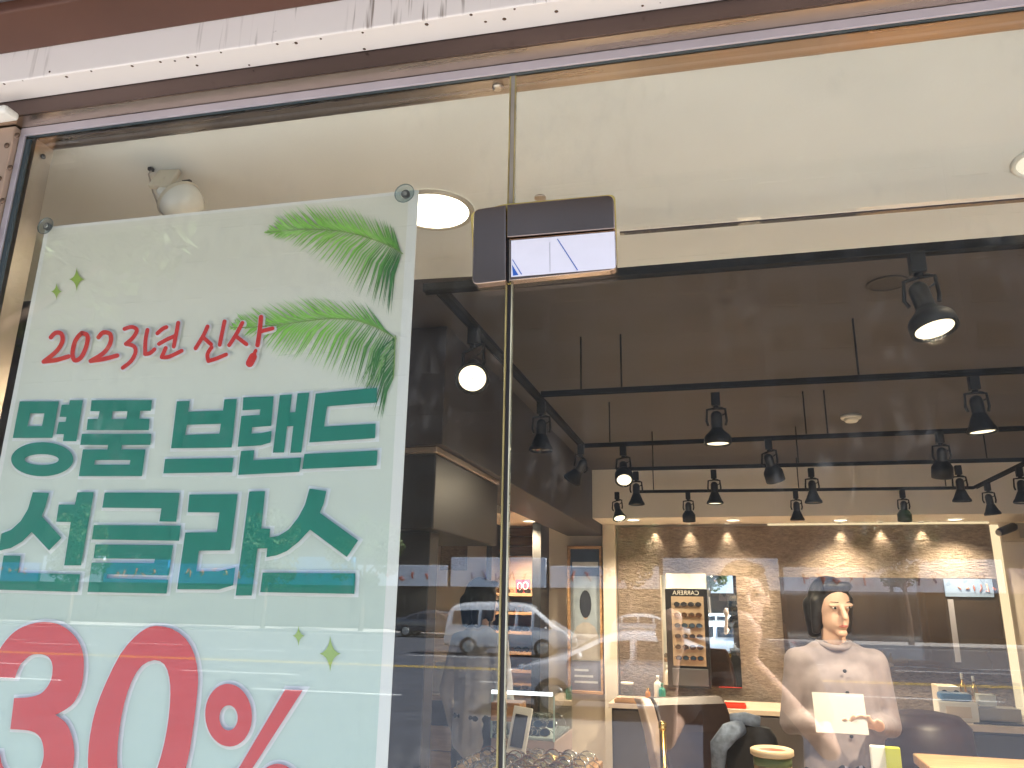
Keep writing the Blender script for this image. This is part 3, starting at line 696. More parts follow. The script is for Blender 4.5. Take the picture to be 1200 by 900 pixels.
p = on(560, 385); p.x = -.745; spotlight(p, (.26, -.80, -.62), True, 'lit spotlight aimed at the window from the rail beside the glass joint', 'flare', .9, drop=.11)
p = on(623, 472); p.x = -.745; spotlight(p, D, False, 'unlit bell spotlight on the left rail above the joint in the glass', 'flare')
p = on(675, 522); p.x = -.745; spotlight(p, (-.55, .2, -.75), False, 'unlit spotlight turned sideways at the back end of the left rail', 'flare')
spotlight(on(838, 461), D, True, 'lit spotlight hanging straight down nearest the smoke detector, with a cable loop', 'bell', 4.5)
spotlight(on(1140, 441), (.05, 0, -1), True, 'lit wide bell spotlight on the same cross rail nearer the right rail', 'flare', 8)
spotlight(on(730, 523), (.10, -.62, -.78), True, 'lit spotlight with its glowing face tipped towards the street', 'can', .8)
spotlight(on(900, 515), (.25, .35, -.9), False, 'unlit cylindrical spotlight tipped towards the stone panel', 'can')
spotlight(on(1100, 507), (.0, .35, -.95), False, 'unlit cylindrical spotlight on the rail beside the cream bulkhead corner', 'can')
spotlight(on(745, 553), D, False, 'unlit flared spotlight nearest the drop beam on the bulkhead top rail', 'flare')
spotlight(on(836, 551), D, True, 'lit flared spotlight on the rail along the bulkhead top', 'flare', 14)
spotlight(on(950, 549), D, False, 'unlit flared spotlight mid way along the bulkhead top rail', 'flare')
spotlight(on(1122, 546), (0, .05, -1), False, 'unlit flared spotlight at the right rail end of the bulkhead top rail', 'flare')
spotlight(on(723, 577), (.22, -.35, -.9), True, 'small lit spotlight at the beam end of the lowest rail', 'flare', .8)
spotlight(on(806, 577), (0, .2, -1), False, 'unlit black spotlight over the second soffit downlight', 'can')
spotlight(on(932, 576), (0, .1, -1), False, 'unlit black spotlight over the middle of the stone panel', 'flare')
spotlight(on(1057, 575), (0, .2, -1), False, 'unlit round black spotlight over the dark glass panel', 'can')
p = on(1160, 566); p.x = 1.75; spotlight(p, (.12, .1, -1), False, 'unlit spotlight on the right rail above the wall camera', 'flare')
p = on(1197, 548); p.x = 1.75; spotlight(p, (-.05, 0, -1), False, 'unlit spotlight on the right rail where the upper cross rail meets it', 'flare')

def downlight(loc, r, label, power, strength=2.0, ring=None, group='round recessed downlights', size=140):
    t = empty('downlight', loc); tag(t, label, 'downlight', group)
    MB().lathe([(r, 0), (r, -.005), (r * .92, -.009), (r * .86, -.004)], n=32, cap=False).build('trim_ring', ring or m_whitep, t)
    MB().lathe([(r * .87, -.004), (r * .5, -.0055), (.001, -.006)], n=32, cap=False).build('diffuser', emit('down_glow%g' % strength, (1, .88, .68), strength), t)
    if power: spot(t, (0, 0, -.02), (0, 0, -1), power * 4.4, size, .8, r * .8)
    return t
p = atz(508, 246, 2.56); p.z = 2.559
downlight(p, .110, 'large bright round downlight in the pale ceiling behind the banner', 8, 2.2, mat('dull_ring', (.45, .40, .32), .4, .3), size=92)
p = atz(1234, 184, 2.56); p.z = 2.559
downlight(p, .085, 'round downlight in the pale ceiling over the glass door', 3, .22, size=92)
for px, py, nm in ((740, 607, 'oval warm downlight in the soffit nearest the pilaster'), (859, 609, 'warm soffit downlight above the tall mirror'), (985, 609, 'warm soffit downlight above the dark glass panel'), (1119, 608, 'warm soffit downlight nearest the upright light strip'), (613, 607, 'warm downlight in the alcove soffit over the shelving')):
    p = atz(px, py, 2.2445); p.z = 2.2443; p.y = max(p.y, 6.62)
    downlight(p, .062, nm, 9 if px == 613 else 5, 1.8, size=125)
for i, px in enumerate((767, 808, 852, 985, 1032, 1080)):
    p = aty(px, 617, 7.02); p.z = 2.2443
    t = downlight(p, .022, 'tiny wall washing downlight tight against the stone panel', 0, 1.6, group='wall washers over the stone panel')
    spot(t, (0, 0, -.03), (0, .22, -1), 1.25, 66, 1.0, .008)
downlight(Vector((2.45, 6.75, 2.2443)), .062, 'added unseen soffit downlight beyond the upright light strip', 6, 1.8, size=125)  # out-of-view downlight added to brighten the dark right wall
# smoke detector
p = atz(997, 487, 2.65); t = empty('smoke_detector', (p.x, p.y, 2.6495)); tag(t, 'round white smoke detector on the dark ceiling', 'smoke detector')
MB().lathe([(.058, 0), (.058, -.012), (.054, -.020)], n=28).build('base', m_whitep, t); MB().lathe([(.040, -.020), (.040, -.030), (.030, -.040)], n=28).build('sensor', m_whitep, t)
p = atz(1040, 332, 2.65); tag(MB().lathe([(.070, 0), (.070, -.004), (.060, -.005), (.060, -.001)], (p.x, p.y, 2.6498), n=32).build('speaker_grille', mat('dark_ring', (.032, .026, .024), .6)), 'dark round ceiling speaker beside the large lit spotlight', 'ceiling speaker')
# cream sensor lamp on the front ceiling
p0 = atz(194, 196, 2.56); t = empty('sensor_lamp', (p0.x, p0.y, 2.5595)); tag(t, 'cream bracket lamp with a tilted white dome on the pale ceiling', 'lamp')
MB().box((0, .004, -.030), (.062, .014, .060), Matrix.Rotation(.12, 3, 'Y') @ Matrix.Rotation(-.35, 3, 'X')).build('base_plate', m_creamp, t, bevel=.004)
MB().capsule((0, .0, -.035), (.004, -.004, -.070), .009, .009).build('stem', m_creamp, t)
q = aty(213, 238, p0.y + .012) - Vector((p0.x, p0.y, 2.5595)); ax = Vector((.55, .05, -.62)).normalized()
MB().capsule((.004, -.004, -.070), q - ax * .034, .012, .014).build('knuckle', m_whitep, t)
MB().lathe([(.016, -.020), (.048, -.018), (.052, -.012), (.053, .0), (.048, .020), (.036, .036), (.018, .045), (.001, .047)], q, ax, 28, cap=False).build('dome', mat('white_gloss', (.74, .72, .64), .15, coat=.6), t)
MB().lathe([(.0515, -.016), (.0550, -.012), (.0535, -.004)], q, ax, 28, cap=False).build('dome_rim', m_creamp, t)
cb = [Vector((-.034, -.006, -.006)), Vector((-.046, .0, -.012)), Vector((-.044, .02, -.05)), Vector((-.03, .03, -.085)), q - ax * .03 + Vector((-.02, 0, -.02))]
MB().tube(cb, .0022, 6).build('cable', mat('grey_cable', (.35, .32, .28), .5), t)
MB().box(q - ax * .034 + Vector((.03, 0, .03)), (.022, .008, .006)).build('wing_nut', m_blackp, t)
MB().box((-.036, -.006, -.004), (.01, .012, .008)).build('cable_clip', m_blackp, t)

# ================================================================== BACK OF THE SHOP
# framed poster
pl, pr = aty(664, 640, 7.06), aty(707, 640, 7.06); zt_, zb_ = pl.z - .0, aty(664, 812, 7.06).z
t = empty('framed_poster', ((pl.x + pr.x) / 2, 7.06, zb_)); tag(t, 'tall wood framed poster with a blue printed picture beside the pilaster', 'poster')
x0, x1 = pl.x + .01, pr.x - .012
for (a, b, c, d) in ((x0, x1, zt_ - .025, zt_), (x0, x1, zb_, zb_ + .025), (x0, x0 + .022, zb_ + .0252, zt_ - .0252), (x1 - .022, x1, zb_ + .0252, zt_ - .0252)): child(wbox(a, b, 7.03, 7.095, c, d), 'frame_bar', m_wood, t, .003)
xi0, xi1 = x0 + .0222, x1 - .0222
child(wbox(xi0, xi1, 7.075, 7.085, zb_ + .0252, zt_ - .0252), 'sheet', mat('poster_sheet', (.50, .50, .50), .4), t)
def pr_(a, b, c, d, col, nm='printed_block', k=[0]):
    k[0] += 1; W = xi1 - xi0; Hh = zt_ - zb_ - .05
    child(wbox(xi0 + a * W, xi0 + b * W, 7.0745 - .0004 * k[0], 7.0749 - .0004 * k[0] + .0002, zb_ + .025 + c * Hh, zb_ + .025 + d * Hh), nm, mat('print%.2f%.2f%.2f' % col, col, .4, var=.15, scale=9), t)
pr_(.0, 1, .0, 1, (.30, .36, .42)); pr_(.0, 1, .80, 1, (.05, .08, .14)); pr_(.06, .94, .865, .905, (.62, .66, .70)); pr_(.0, 1, .0, .20, (.20, .19, .22))
for k_, c_ in enumerate((.05, .09, .13)): pr_(.12, .88 - .15 * k_, c_, c_ + .014, (.55, .55, .56), 'printed_line')
def prs(pts, col, nm):
    W = xi1 - xi0; Hh = zt_ - zb_ - .05; k = 20 + len(pts)
    mbp = MB().add([(xi0 + x * W, 7.0705 - .00001 * k, zb_ + .025 + z * Hh) for x, z in pts], [tuple(range(len(pts)))]); child(mbp, nm, mat('print%.2f%.2f%.2f' % col, col, .4, var=.15, scale=9), t)
prs([(.02, .205), (.98, .205), (.95, .36), (.80, .44), (.60, .47), (.40, .47), (.20, .44), (.05, .36)], (.40, .38, .37), 'printed_figure')
prs([(.5 + .20 * math.cos(q * .42), .60 + .10 * math.sin(q * .42)) for q in range(15)], (.03, .035, .05), 'printed_figure')
prs([(.5 + .13 * math.cos(q * .484), .575 + .085 * math.sin(q * .484)) for q in range(13)], (.42, .31, .24), 'printed_figure')

# tall mirror with a black eyewear rack standing in front of it
ml, mrr, mb0 = aty(775, 674, YB - .05), aty(862, 674, YB - .05), aty(862, 806, YB - .05)
t = empty('wall_mirror', ((ml.x + mrr.x) / 2, YB - .05, mb0.z)); tag(t, 'tall frameless mirror on the stone panel reflecting the street', 'mirror')
child(wbox(ml.x, mrr.x, YB - .055, YB - .042, mb0.z, ml.z), 'mirror_glass', m_mirror, t)
child(wbox(ml.x - .012, ml.x - .001, YB - .06, YB - .042, mb0.z, ml.z), 'edge_trim', mat('cream_trim', (.6, .52, .42), .5), t)
rl, rr = aty(779, 690, 6.93), aty(828, 690, 6.93); rb = aty(800, 806, 6.93)
rk = empty('eyewear_rack', ((rl.x + rr.x) / 2, 6.95, rb.z)); tag(rk, 'tall black framed eyewear rack with a pale header, standing before the mirror', 'display rack')
child(wbox(rl.x, rr.x, 6.93, 6.97, rb.z, rl.z), 'frame_board', m_blackp, rk, .004)
child(wbox(rl.x + .05, rr.x - .03, 6.922, 6.9295, rb.z + .17, rl.z - .06), 'tan_board', mat('tan_board', (.36, .27, .18), .5, var=.15, scale=6), rk)
child(wbox(rl.x + .012, rr.x - .004, 6.925, 6.965, rl.z + .002, rl.z + .125), 'header', mat('cream_header', (.72, .68, .55), .5), rk, .003)
child(wbox(rl.x + .04, rr.x - .02, 6.90, 6.9295, rb.z + .02, rb.z + .15), 'drawer', mat('grey_metal', (.12, .12, .13), .4, .4), rk, .003)
tcu = bpy.data.curves.new('rack_lettering', 'FONT'); tcu.body = 'CARRERA'; tcu.size = .05; tcu.extrude = .0006; tcu.align_x = 'CENTER'
to = bpy.data.objects.new('rack_lettering', tcu); COL.objects.link(to); tcu.materials.append(mat('pale_letters', (.65, .62, .55), .4))
dg = bpy.context.evaluated_depsgraph_get(); me = bpy.data.meshes.new_from_object(to.evaluated_get(dg)); bpy.data.objects.remove(to)
W = rr.x - rl.x; me.transform(Matrix.Translation((rl.x + W * .5, 6.928, rl.z - .047)) @ Matrix.Rotation(math.pi / 2, 4, 'X') @ Matrix.Scale(-1, 4, (1, 0, 0)))
me.transform(rk.matrix_basis.inverted()); link('rack_lettering', me, None, rk)

# ---- sunglasses
def glasses_mesh():
    """frame front with two lens openings and two temples, about 14 cm wide; lenses are returned apart"""
    f = MB(); g = MB()
    for s in (-1, 1):
        ring = [Vector((s * .034 + .029 * math.cos(a) * (1 - .1 * math.sin(a)), 0, .0 + .021 * math.sin(a) - .003)) for a in [2 * math.pi * k / 12 for k in range(13)]]
        f.tube(ring, .0028, 4, cap=False)
        k = len(g.v); g.v += [tuple(q) for q in ring[:12]]; g.f.append(tuple(range(k, k + 12))); g.sm.append(False)
        f.tube([(s * .062, 0, .008), (s * .068, .01, .008), (s * .069, .09, .006), (s * .067, .13, -.012)], .0024, 4)
    f.tube([(-.008, 0, .004), (0, -.002, .007), (.008, 0, .004)], .0024, 4)
    return f.mesh('glasses_frame'), g.mesh('glasses_lens')
GF, GL = glasses_mesh()
m_gframes = [m_blackp, mat('tortoise_acetate', (.12, .05, .02), .25, var=.5, scale=90), mat('silver_frame', (.55, .55, .55), .25, 1), mat('gold_frame', (.6, .42, .16), .25, 1)]
m_glens = [mat('smoke_lens', (.02, .02, .025), .08), mat('brown_lens', (.06, .03, .015), .08), mat('blue_lens', (.03, .06, .10), .06), glass('demo_lens', (.82, .88, .88), .06)]
GMESH = {}
def glasses(loc, rz, label, group, fm=0, lm=0, tilt=0, sc=1.0):
    t = empty('sunglasses', loc, rz); t.rotation_euler = (tilt, 0, rz); t.scale = (sc,) * 3; tag(t, ('black', 'tortoiseshell', 'silver', 'gold')[fm] + ' ' + label, 'sunglasses', group)
    for src, nm, m in ((GF, 'frame', m_gframes[fm]), (GL, 'lenses', m_glens[lm])):
        key = (nm, m.name)
        if key not in GMESH: me = src.copy(); me.materials.clear(); me.materials.append(m); GMESH[key] = me
        o = bpy.data.objects.new(nm, GMESH[key]); COL.objects.link(o); o.parent = t
for r in range(7):
    for c in range(2):
        z = rl.z - .12 - r * .085; x = rl.x + W * (.36 if c == 0 else .70)
        if rb.z + .2 < z: glasses((x, 6.915, z), math.pi, 'framed ' + ('smoke', 'brown', 'blue')[r % 3] + ' lensed sunglasses hung on the tall black eyewear rack', 'sunglasses on the tall rack', r % 2, r % 3, sc=.85)
for i, z in enumerate(SHELF_Z):
    for j in range(2): glasses((-1.90 + j * .17 + random.uniform(-.02, .02), 6.83, z + .035), math.pi * 0 + random.uniform(-.1, .1), 'framed sunglasses standing open on a wooden wall shelf', 'sunglasses on the wall shelves', random.choice((0, 0, 1)), random.choice((0, 1, 0)))
z = SHELF_Z[0] + .013; t = empty('discount_card', (-1.74, 6.84, z)); tag(t, 'small pink red card with white rings standing on the top shelf', 'sign')
child(wbox(-1.80, -1.67, 6.835, 6.84, z, z + .115), 'card', mat('pink_red', (.60, .05, .10), .5), t)
for cx, cz, rx in ((-1.765, z + .058, .018), (-1.712, z + .062, .022)):
    ring = [(cx + rx * math.cos(a), 6.832, cz + .030 * math.sin(a)) for a in [2 * math.pi * k / 16 for k in range(17)]]
    child(MB().tube(ring, .0045, 5, cap=False), 'printed_ring', m_ink_white, t)

# wide dark tinted glass panel and a street sign's reflection painted on as a pale strip
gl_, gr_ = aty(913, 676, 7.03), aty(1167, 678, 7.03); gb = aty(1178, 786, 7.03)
t = empty('dark_glass_panel', ((gl_.x + gr_.x) / 2, 7.04, gb.z)); tag(t, 'wide dark tinted glass panel with a sign reflection painted as a pale blue strip on the stone panel', 'panel')
m_tint = mat('tinted_glass', (.05, .035, .025), .04, var=.3, scale=2, spec=1, coat=1)
child(wbox(gl_.x, gr_.x, 7.03, 7.055, gb.z, gr_.z), 'tinted_glass', m_tint, t, .002)
hx = aty(1106, 680, 7.02).x
child(wbox(hx, gr_.x - .03, 7.022, 7.0295, gr_.z - .14, gr_.z - .004), 'header', mat('reflected_sign_blue', (.22, .30, .44), .35), t)  # flat colour strip for the reflected sign, strokes below for its lettering
hm = MB(); random.seed(3)
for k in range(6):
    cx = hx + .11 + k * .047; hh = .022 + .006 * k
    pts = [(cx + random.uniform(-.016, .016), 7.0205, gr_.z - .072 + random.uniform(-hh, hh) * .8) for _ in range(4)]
    child(MB().tube(pts, .0055, 5), 'sign_reflection_stroke', mat('reflected_sign_rust', (.38, .12, .04), .4), t)
child(wbox(hx + .01, hx + .05, 7.026, 7.0295, gb.z + .05, gr_.z - .16), 'pale_edge', mat('pale_edge', (.34, .33, .36), .4), t)

# back counter in the middle, with bottles and trays
def counter(name, label, x0, x1, y0, y1, z, m_top, m_front):
    t = empty(name, ((x0 + x1) / 2, (y0 + y1) / 2, 0)); tag(t, label, 'counter')
    child(wbox(x0, x1, y0, y1, z - .035, z), 'worktop', m_top, t, .004)
    child(wbox(x0 + .02, x1 - .02, y0 + .03, y1, .08, z - .0355), 'cabinet', m_front, t, .003)
    k = max(2, int((x1 - x0) / .5))
    for i in range(k):
        a = x0 + .03 + (x1 - x0 - .06) * i / k; child(wbox(a + .006, a + (x1 - x0 - .06) / k - .006, y0 + .014, y0 + .0295, .1, z - .05), 'cabinet_door', m_front, t, .002)
    return t
m_ctop = mat('worktop_beige', (.50, .40, .31), .35, var=.1, scale=10)
m_cfront = mat('counter_front', (.055, .045, .042), .4, var=.1, scale=4)
zc = aty(760, 826, 6.35).z
counter('back_counter', 'low beige topped counter along the stone panel', -.93, 1.15, 6.35, 6.9, zc, m_ctop, m_cfront)
zr = aty(1150, 850, 5.3).z
counter('side_counter', 'beige topped counter with white boxes below the dark glass panel', 1.17, 2.7, 5.3, 5.9, zr, m_ctop, m_cfront)
def bottle(loc, h, r, m, label, cap):
    t = empty('bottle', loc); tag(t, label, 'bottle')
    MB().lathe([(r * .9, 0), (r, .006), (r, h * .66), (r * .8, h * .74), (r * .35, h * .8), (r * .35, h * .86)], n=16).build('body', m, t)
    MB().lathe([(r * .42, h * .86), (r * .42, h), (r * .3, h)], n=12).build('cap', cap, t)
p = aty(771, 806, 6.5); bottle((p.x, 6.5, zc), .20, .030, m_whitep, 'white pump bottle on the low counter before the stone panel', m_whitep)
p = aty(776, 810, 6.44); bottle((p.x, 6.44, zc), .15, .026, mat('green_plastic', (.02, .22, .17), .25), 'green bottle beside the white pump bottle', mat('green_cap', (.02, .14, .11), .35))
p = aty(759, 806, 6.55); bottle((p.x, 6.55, zc), .10, .020, mat('amber', (.4, .17, .03), .2), 'small amber bottle on the low counter', m_gold)
p = aty(735, 806, 6.5); t = empty('glass_jar', (p.x, 6.5, zc)); tag(t, 'clear glass jar on the low counter beside the pilaster', 'jar')
MB().lathe([(.045, 0), (.048, .01), (.048, .11), (.042, .125)], n=20, cap=False).build('jar_wall', m_clear, t); MB().lathe([(.049, .125), (.049, .14)], n=20).build('lid', m_whitep, t)
def tray(x, y, z, w_, d_, label, m, m2=None):
    t = empty('tray', (x, y, z)); tag(t, label, 'tray')
    MB().box((0, 0, .005), (w_, d_, .010)).build('base', m, t, bevel=.002)
    for (cx, cy, a, b) in ((0, d_ / 2, w_, .008), (0, -d_ / 2, w_, .008), (w_ / 2, 0, .008, d_ - .0165), (-w_ / 2, 0, .008, d_ - .0165)): MB().box((cx, cy, .019), (a, b, .018)).build('side', m2 or m, t)
p = aty(742, 820, 6.46); tray(p.x + .02, 6.42, zc, .30, .12, 'shallow brown tray on the low counter beside the jar', m_wood)
m_redtray = mat('red_plastic', (.75, .06, .03), .35)
p = aty(831, 815, 6.6); tray(p.x, 6.62, zc, .16, .18, 'small red tray on the low counter below the eyewear rack', m_redtray)
p = aty(857, 820, 6.45); tray(p.x, 6.45, zc, .20, .14, 'wider red tray on the low counter below the mirror', m_redtray)
# right counter clutter
p = aty(1122, 835, 5.42); t = empty('white_box', (p.x, 5.45, zr)); tag(t, 'white tissue box with a blue lid on the side counter', 'box')
MB().box((0, 0, .055), (.21, .13, .11)).build('carton', m_whitep, t, bevel=.006); MB().box((0, -.0665, .055), (.13, .002, .06)).build('label_panel', mat('cream_label', (.6, .5, .38), .5), t)
MB().box((0, 0, .135), (.17, .10, .046)).build('blue_lid', mat('blue_plastic', (.06, .16, .32), .3), t, bevel=.016)
p = aty(1172, 830, 5.42); t = empty('acrylic_stand', (p.x, 5.5, zr)); tag(t, 'clear acrylic display stand on the side counter', 'stand')
MB().box((0, 0, .11), (.24, .16, .22)).build('cover', m_clear, t); MB().box((0, 0, .045), (.22, .14, .07)).build('plinth', mat('beige_block', (.5, .42, .34), .5), t, bevel=.004); MB().box((-.05, -.01, .12), (.09, .08, .06)).build('carton', m_whitep, t, bevel=.003)
p = aty(1112, 812, 5.88); t = empty('socket_outlet', (p.x, 5.85, p.z)); tag(t, 'white double socket above the tissue box', 'socket')
MB().box((0, 0, 0), (.14, .02, .085)).build('plate', m_whitep, t, bevel=.006)
for s in (-1, 1): MB().lathe([(.021, 0), (.021, .004)], (s * .034, -.0105, 0), (0, -1, 0), 16).build('socket_hole', m_blackp, t)
for q in (.0,): MB().box((0, .11, -.15), (.12, .2, .38)).build('pillar_box', m_cream, t)
for px, hh, lb in ((1127, .25, 'slim gold bottle shape for a reflection behind the tissue box'), (1140, .235, 'slim gold bottle shape for a reflection between the tissue box and the acrylic stand')):  # gold bottles added in place of two bright reflections
    p = aty(px, 795, 5.7); bottle((p.x, 5.7, zr), hh, .018, m_gold, lb, m_whitep)
p = aty(1163, 852, 5.36); tag(MB().tube([(p.x - .10, 5.33, zr + .006), (p.x - .02, 5.35, zr + .005), (p.x + .06, 5.325, zr + .006), (p.x + .16, 5.34, zr + .005)], .005, 6).build('power_cable', m_blackp), 'thin black cable lying on the side counter', 'cable')
# wall camera and its box
p = aty(1180, 619, 6.6); t = empty('security_camera', p); tag(t, 'black security camera under the bulkhead by the beige box', 'camera')
MB().capsule((-.06, -.05, -.03), (.05, .03, .012), .03, .032).build('body', m_blackp, t); MB().lathe([(.022, 0), (.022, .01)], (-.075, -.062, -.037), (-.8, -.5, -.3), 16).build('lens', mat('lens_ring', (.5, .5, .5), .2, .5), t); MB().tube([(.05, .03, .012), (.09, .06, .03)], .012, 8).build('mount', m_blackp, t)
p = aty(1190, 632, 6.7); tag(wbox(p.x, p.x + .55, 6.6, 7.0, p.z, p.z + .11).build('junction_box', mat('beige_box', (.30, .25, .20), .6), bevel=.004), 'beige service box on the wall beside the security camera', 'box')

# ---- left side things
# glass showcase with lit front edge, on a plinth
zs = aty(625, 811, 4.2).z; sl, sr = aty(598, 811, 4.2).x - .10, aty(650, 811, 4.2).x; zb2 = aty(625, 868, 4.2).z
t = empty('glass_showcase', ((sl + sr) / 2, 4.4, 0)); tag(t, 'glass showcase with a lit white front edge, full of eyewear', 'showcase')
child(wbox(sl, sr, 4.2, 4.68, .05, zb2), 'plinth', mat('pinkish_plinth', (.36, .28, .25), .5), t, .004)
for (a, b, c, d) in ((sl, sr, 4.201, 4.207), (sl, sr, 4.672, 4.678), (sl, sl + .006, 4.2075, 4.6715), (sr - .006, sr, 4.2075, 4.6715)): child(wbox(a, b, c, d, zb2 + .001, zs - .014), 'glass_side', m_clear, t)
child(wbox(sl, sr, 4.2, 4.68, zs - .013, zs - .005), 'glass_top', m_clear, t)
child(wbox(sl, sr - .01, 4.193, 4.2, zs - .016, zs + .002), 'light_bar', emit('cool_strip', (.95, 1, 1), .55), t)
for x in (sl + .003, sr - .003): child(wbox(x - .004, x + .004, 4.196, 4.2005, zb2, zs - .017), 'corner_edge', mat('glass_edge_bright', (.45, .6, .58), .2), t)
child(wbox(sl + .012, sr - .012, 4.22, 4.66, zb2 + .0012, zb2 + .012), 'tray_lining', mat('pale_lining', (.55, .60, .60), .5), t)
for i in range(4):
    for j in range(3): glasses((sl + .10 + i * (sr - sl - .2) / 3, 4.27 + j * .14, zb2 + .035 + .02 * j), random.uniform(-.2, .2), 'framed sunglasses lying inside the glass showcase', 'sunglasses in the showcase', random.choice((2, 2, 0)), random.choice((3, 2, 3)), tilt=-.5)
# wooden riser, little white sign stand and tray of frames on a low table
zt2 = aty(640, 888, 3.6).z; tx0, tx1 = aty(590, 890, 3.1).x - .25, aty(681, 890, 3.1).x
t = empty('wooden_table', ((tx0 + tx1) / 2, 3.35, 0)); tag(t, 'low wooden table by the door heaped with spectacle frames', 'table')
child(wbox(tx0, tx1, 3.1, 3.62, zt2 - .03, zt2), 'table_top', m_wood, t, .004)
for x in (tx0 + .04, tx1 - .04):
    for y in (3.14, 3.58): child(wbox(x - .02, x + .02, y - .02, y + .02, 0, zt2 - .0305), 'leg', m_wood, t, .003)
child(wbox(tx0 + .02, tx1 - .02, 3.115, 3.61, zt2 + .0005, zt2 + .012), 'rattan_mat', mat('rattan', (.50, .30, .14), .6, var=.5, scale=60, bump=.8, bscale=120), t)
for i in range(6):
    for j in range(5): glasses((tx0 + .12 + i * (tx1 - tx0 - .2) / 5 + random.uniform(-.02, .02), 3.15 + j * .085, zt2 + .03 + .008 * random.random()), random.uniform(-.35, .35), 'spectacle frames laid out on the low wooden table', 'frames on the wooden table', random.choice((2, 3, 1, 0, 2)), 3, tilt=-.35)
p = aty(605, 872, 3.45); t = empty('table_sign', (p.x, 3.5, zt2 + .012)); tag(t, 'small white easel sign with a dark face on the wooden table', 'sign')
MB().box((0, 0, .10), (.085, .012, .20), Matrix.Rotation(-.25, 3, 'X') @ Matrix.Rotation(.12, 3, 'Y')).build('board', m_whitep, t, bevel=.003)
MB().box((0, -.0068, .105), (.055, .004, .13), Matrix.Rotation(-.25, 3, 'X') @ Matrix.Rotation(.12, 3, 'Y')).build('dark_face', mat('slate', (.05, .05, .055), .4), t); MB().box((0, .05, .09), (.02, .01, .19), Matrix.Rotation(.35, 3, 'X')).build('prop', m_whitep, t)
p = aty(601, 833, 4.05); tag(wbox(p.x - .1, p.x + .045, 4.0, 4.14, aty(600, 846, 4.0).z, aty(600, 824, 4.0).z).build('wooden_block', m_wood, bevel=.004), 'square wooden riser block in front of the glass showcase', 'block')
# drawers and shelf unit seen through the side pane
yy = 4.9
a, b = aty(504, 850, yy), aty(543, 900, yy); zt3 = aty(520, 817, yy).z
t = empty('drawer_unit', ((a.x + b.x) / 2, yy + .2, 0)); tag(t, 'narrow unit of wooden drawers behind the side window', 'drawers')
child(wbox(a.x - .02, b.x + .05, yy + .02, yy + .45, 0, zt3 - .02), 'carcass', m_cfront, t)
child(wbox(a.x - .04, b.x + .06, yy, yy + .47, zt3 - .0195, zt3 + .012), 'top_board', m_ctop, t, .003)
hz = (a.z - .02) / 4
for i in range(3): child(wbox(a.x, b.x, yy, yy + .0195, a.z - (i + 1) * .145 + .006, a.z - i * .145), 'drawer_front', mat('birch', (.52, .37, .22), .5, var=.15, scale=6, stretch=(1, 8, 8)), t, .002)
for (px, w_, h_, nm) in ((517, .13, .20, 'white carton standing on the drawer unit'), (536, .12, .12, 'small white packet lying beside the carton on the drawers')):
    p = aty(px, 812, yy + .1); t = empty('carton', (p.x, yy + .14, zt3 + .0125)); tag(t, nm, 'carton')
    MB().box((0, 0, h_ * .36), (w_, .10, h_ * .72)).build('body', m_paper, t, bevel=.008); MB().box((-.01, 0, h_ * .82), (w_ * .6, .06, h_ * .2)).build('flap', m_paper, t, bevel=.006)
tag(wbox(aty(517, 640, 7.05).x, aty(546, 640, 7.05).x, 7.04, 7.099, aty(520, 668, 7.05).z, 2.242).build('tan_panel', m_stone), 'small tan stone panel in the alcove behind the overhead cabinet', 'wall panel')

# ---- chairs and front furniture
def armchair(px, py, y, label):
    """high rounded chair back: padded dark back, cream piped side, seat, legs"""
    p = aty(px, py, y); t = empty('high_back_chair', (p.x, y, 0), R_(34)); tag(t, label, 'chair', 'high backed chairs')
    prof = [(-.04, .42), (-.05, .6), (-.03, .78), (.03, .95), (.10, 1.07), (.14, 1.10)]
    for nm, x0, x1, th, m in (('back_pad', -.22, .20, .06, mat('dark_brown_leather', (.035, .016, .012), .45, var=.15, scale=20)), ('cream_side', -.285, -.2205, .085, mat('cream_leather', (.60, .46, .38), .4))):
        vs = []
        for dy, z in prof:
            for x, q in ((x0, 0), (x1, 0), (x1, th), (x0, th)): vs.append((x, dy + q, z))
        fs = [(3, 2, 1, 0)]
        for i in range(len(prof) - 1):
            for k in range(4): a = i * 4 + k; b = i * 4 + (k + 1) % 4; fs.append((a, b, b + 4, a + 4))
        e = (len(prof) - 1) * 4; fs.append((e, e + 1, e + 2, e + 3)); o = MB().add(vs, fs).build(nm, m, t, bevel=.014)
    MB().box((0, .26, .44), (.46, .46, .10)).build('seat', mat('dark_brown_leather', (.035, .016, .012), .45), t, bevel=.03)
    for sx in (-.19, .19):
        for sy in (.06, .44): MB().tube([(sx, sy, 0), (sx, sy, .39)], [.012, .018], 10).build('leg', m_wood, t)
    return t
zch = armchair(826, 850, 4.3, 'high backed dark brown chair with a cream side, before the low counter')
